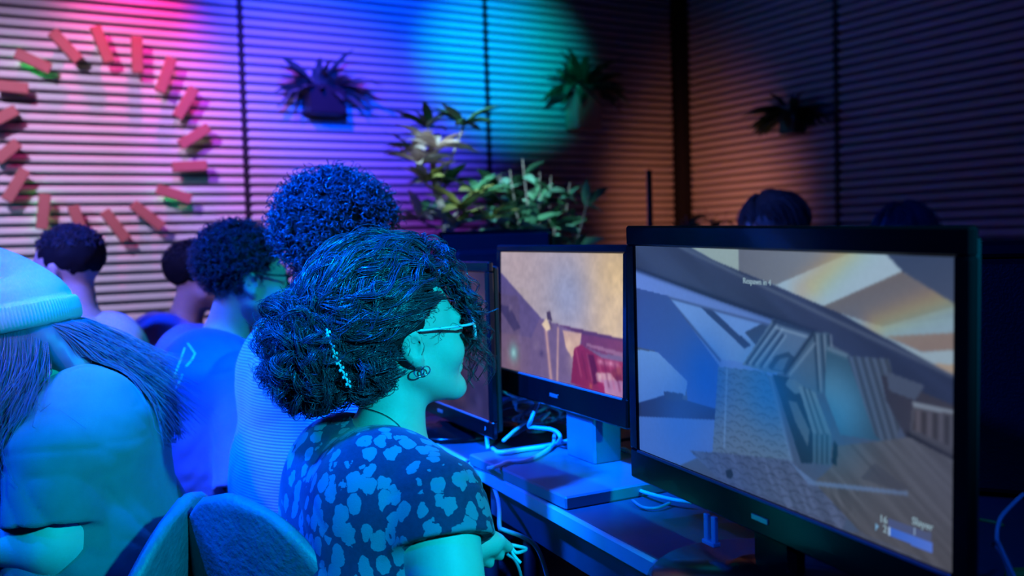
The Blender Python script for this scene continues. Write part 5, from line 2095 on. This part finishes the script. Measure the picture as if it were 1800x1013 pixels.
# two players of the facing row, behind the large monitor
p7 = seated('person with smooth dark hair, only the top of the head above the large monitor', 1360, 417, 3.25, (0.99, 3.30), -112, -80, seat=.45, h=.010, shirt=M_dark, fold=.004, seed=7, hpitch=-14)
M_hair7 = mat('hair_dark_smooth', (0.13, 0.065, 0.045), 0.6, 0.5, noise=(12, 0.3))
p7.hair_base(cap_hair((0, -.016, .050), (.088, .106, .098), .050, .25, .5, -.20, .002, 40), M_hair7, .008, .30)
p8 = seated('person whose dark crown just shows above the right half of the large monitor', 1585, 440, 3.15, (1.36, 3.20), -112, -110, seat=.45, h=.011, shirt=M_dark, fold=.004, seed=8)
p8.hair_base(cap_hair((0, -.018, .055), (.086, .106, .092), .060, .3, 1.2, -.05, .004, 40), M_hairbr, .009)

for pq, sd in ((p7, 71), (p8, 72)):
    gg = np.random.default_rng(sd)
    a_ = gg.uniform(0, 6.28, 130)
    s_ = np.stack([.16 * np.cos(a_), .18 + .16 * np.sin(a_), np.ones(130)], 1)
    e_ = np.stack([1.0 * np.cos(a_), -.25 + .85 * np.sin(a_), np.where(np.sin(a_) > .3, .15, -.55) + gg.normal(size=130) * .15], 1)
    Cq, Rq = locks(130, 12, 16, s_, e_, np.array([0, -.017, .052]), np.array([.088, .106, .096]), .0045, .004, sd, .0011, 1.2)
    pq.head_tubes('hair_strands', Cq, Rq, M_hair7 if pq is p7 else M_hairbr, pq.hair)

# ================================================================ CHAIRS
M_seat = mat('chair_faux_leather_grey', (0.11, 0.125, 0.16), 0.5, 0.4, noise=(30, 0.35), bump=(90, 0.25))
M_cleg = mat('chair_leg_black', (0.012, 0.012, 0.014), 0.4, 0.5)


def shell_mesh():
    """padded seat and back of one rounded shell; x right, y forward, z up; origin on the floor under the seat"""
    nu, nv = 22, 34
    prof = smooth_path([(.23, .425), (.20, .445), (.08, .440), (-.08, .425), (-.165, .45), (-.215, .53), (-.245, .64), (-.268, .735), (-.280, .808)], 6)
    s = np.linspace(0, 1, len(prof))
    vs = np.linspace(0, 1, nv)
    py = np.interp(vs, s, prof[:, 0])
    pz = np.interp(vs, s, prof[:, 1])
    V = np.zeros((nv, nu, 3))
    for i, v in enumerate(vs):
        wd = .235 * min(1.0, (max(0, (1 - v)) / .42) ** .42) if v > .58 else .235
        wd *= (min(1, (v + .02) / .10)) ** .3
        wd = max(wd, .012)
        u = np.linspace(-1, 1, nu)
        x = wd * u
        curl = .055 * (np.abs(x) / .235) ** 2.4
        back = np.clip((v - .42) / .25, 0, 1)
        V[i, :, 0] = x
        V[i, :, 1] = py[i] + curl * back
        V[i, :, 2] = pz[i] + curl * (1 - back) * .5
    # thickness along the surface normal
    du = np.gradient(V, axis=1)
    dv = np.gradient(V, axis=0)
    N = np.cross(du, dv)
    N /= np.linalg.norm(N, axis=2, keepdims=True) + 1e-9
    T = .011
    idx = np.arange(nv * nu).reshape(nv, nu)
    A = (V + N * T).reshape(-1, 3)
    B = (V - N * T).reshape(-1, 3)
    q = []
    for i in range(nv - 1):
        for j in range(nu - 1):
            a, b, c, d = idx[i, j], idx[i, j + 1], idx[i + 1, j + 1], idx[i + 1, j]
            q.append((a, b, c, d))
            q.append((a + nv * nu, d + nv * nu, c + nv * nu, b + nv * nu))
    rim = [idx[0, j] for j in range(nu)] + [idx[i, nu - 1] for i in range(1, nv)] + [idx[nv - 1, j] for j in range(nu - 2, -1, -1)] + [idx[i, 0] for i in range(nv - 2, 0, -1)]
    # rounded edge: one extra ring pushed outwards
    cen = V.reshape(-1, 3)
    ring = []
    for k, i in enumerate(rim):
        p_, n_ = cen[rim[k - 1]], cen[rim[(k + 1) % len(rim)]]
        tg = unit(n_ - p_)
        nn = N.reshape(-1, 3)[i]
        ring.append(cen[i] + np.cross(tg, nn) * .007)
    k0 = 2 * nv * nu
    for k in range(len(rim)):
        a, b = rim[k], rim[(k + 1) % len(rim)]
        ra, rb = k0 + k, k0 + (k + 1) % len(rim)
        q.append((a, ra, rb, b))
        q.append((ra, a + nv * nu, b + nv * nu, rb))
    me = np_mesh('shell', np.vstack([A, B, np.array(ring)]), q)
    me.materials.append(M_seat)
    return me


def pipe_mesh():
    return None


_shell = shell_mesh()
_legs = []
for sx in (-1, 1):
    for sy in (-1, 1):
        _legs.append(MB().tube([(sx * .14, sy * .12 - .0, .405), (sx * .175, sy * .165, .2), (sx * .20, sy * .195, .0)], [.014, .012, .009], 10).mesh('leg', True))
_frame = MB().box((0, 0, .400), (.30, .26, .018), None, .004).mesh('under_frame')
for m_ in _legs + [_frame]:
    m_.materials.append(M_cleg)


def chair(pos, face, label, hs=1.0):
    e = empty('shell_chair', (pos[0], pos[1], 0), -math.radians(face), label, 'chair', 'grey shell chairs of the players')
    e.scale = (1, 1, hs)
    obj('shell', _shell, e)
    obj('under_frame', _frame, e)
    for m_ in _legs:
        obj('leg', m_, e)
    return e


def behind(p, d, face=None):
    a = math.radians(face if face is not None else -math.degrees(p.rz))
    return (p.pos[0] - math.sin(a) * d, p.pos[1] - math.cos(a) * d)


chair((-0.262, 1.605), 35, 'grey shell chair of the woman, its mottled back seen left of her tee', 1.03)
chair((-0.805, 1.48), -89, 'grey shell chair of the beanie wearer, back seen edge-on')
chair(behind(p2, .02), 60, 'grey shell chair hidden under the person in the striped top')
chair(behind(p3, .04), 58, 'grey shell chair of the man in the navy tee')
chair(behind(p4, .03), 58, 'grey shell chair of the man in the blue tee beyond')
chair(behind(p6, .02), -72, 'grey shell chair of the young man in the lavender tee, pale lit back')
chair(behind(p7, .02), -112, 'shell chair behind the large monitor, left of the two facing ones')
chair(behind(p8, .02), -112, 'shell chair behind the large monitor, right of the two facing ones')
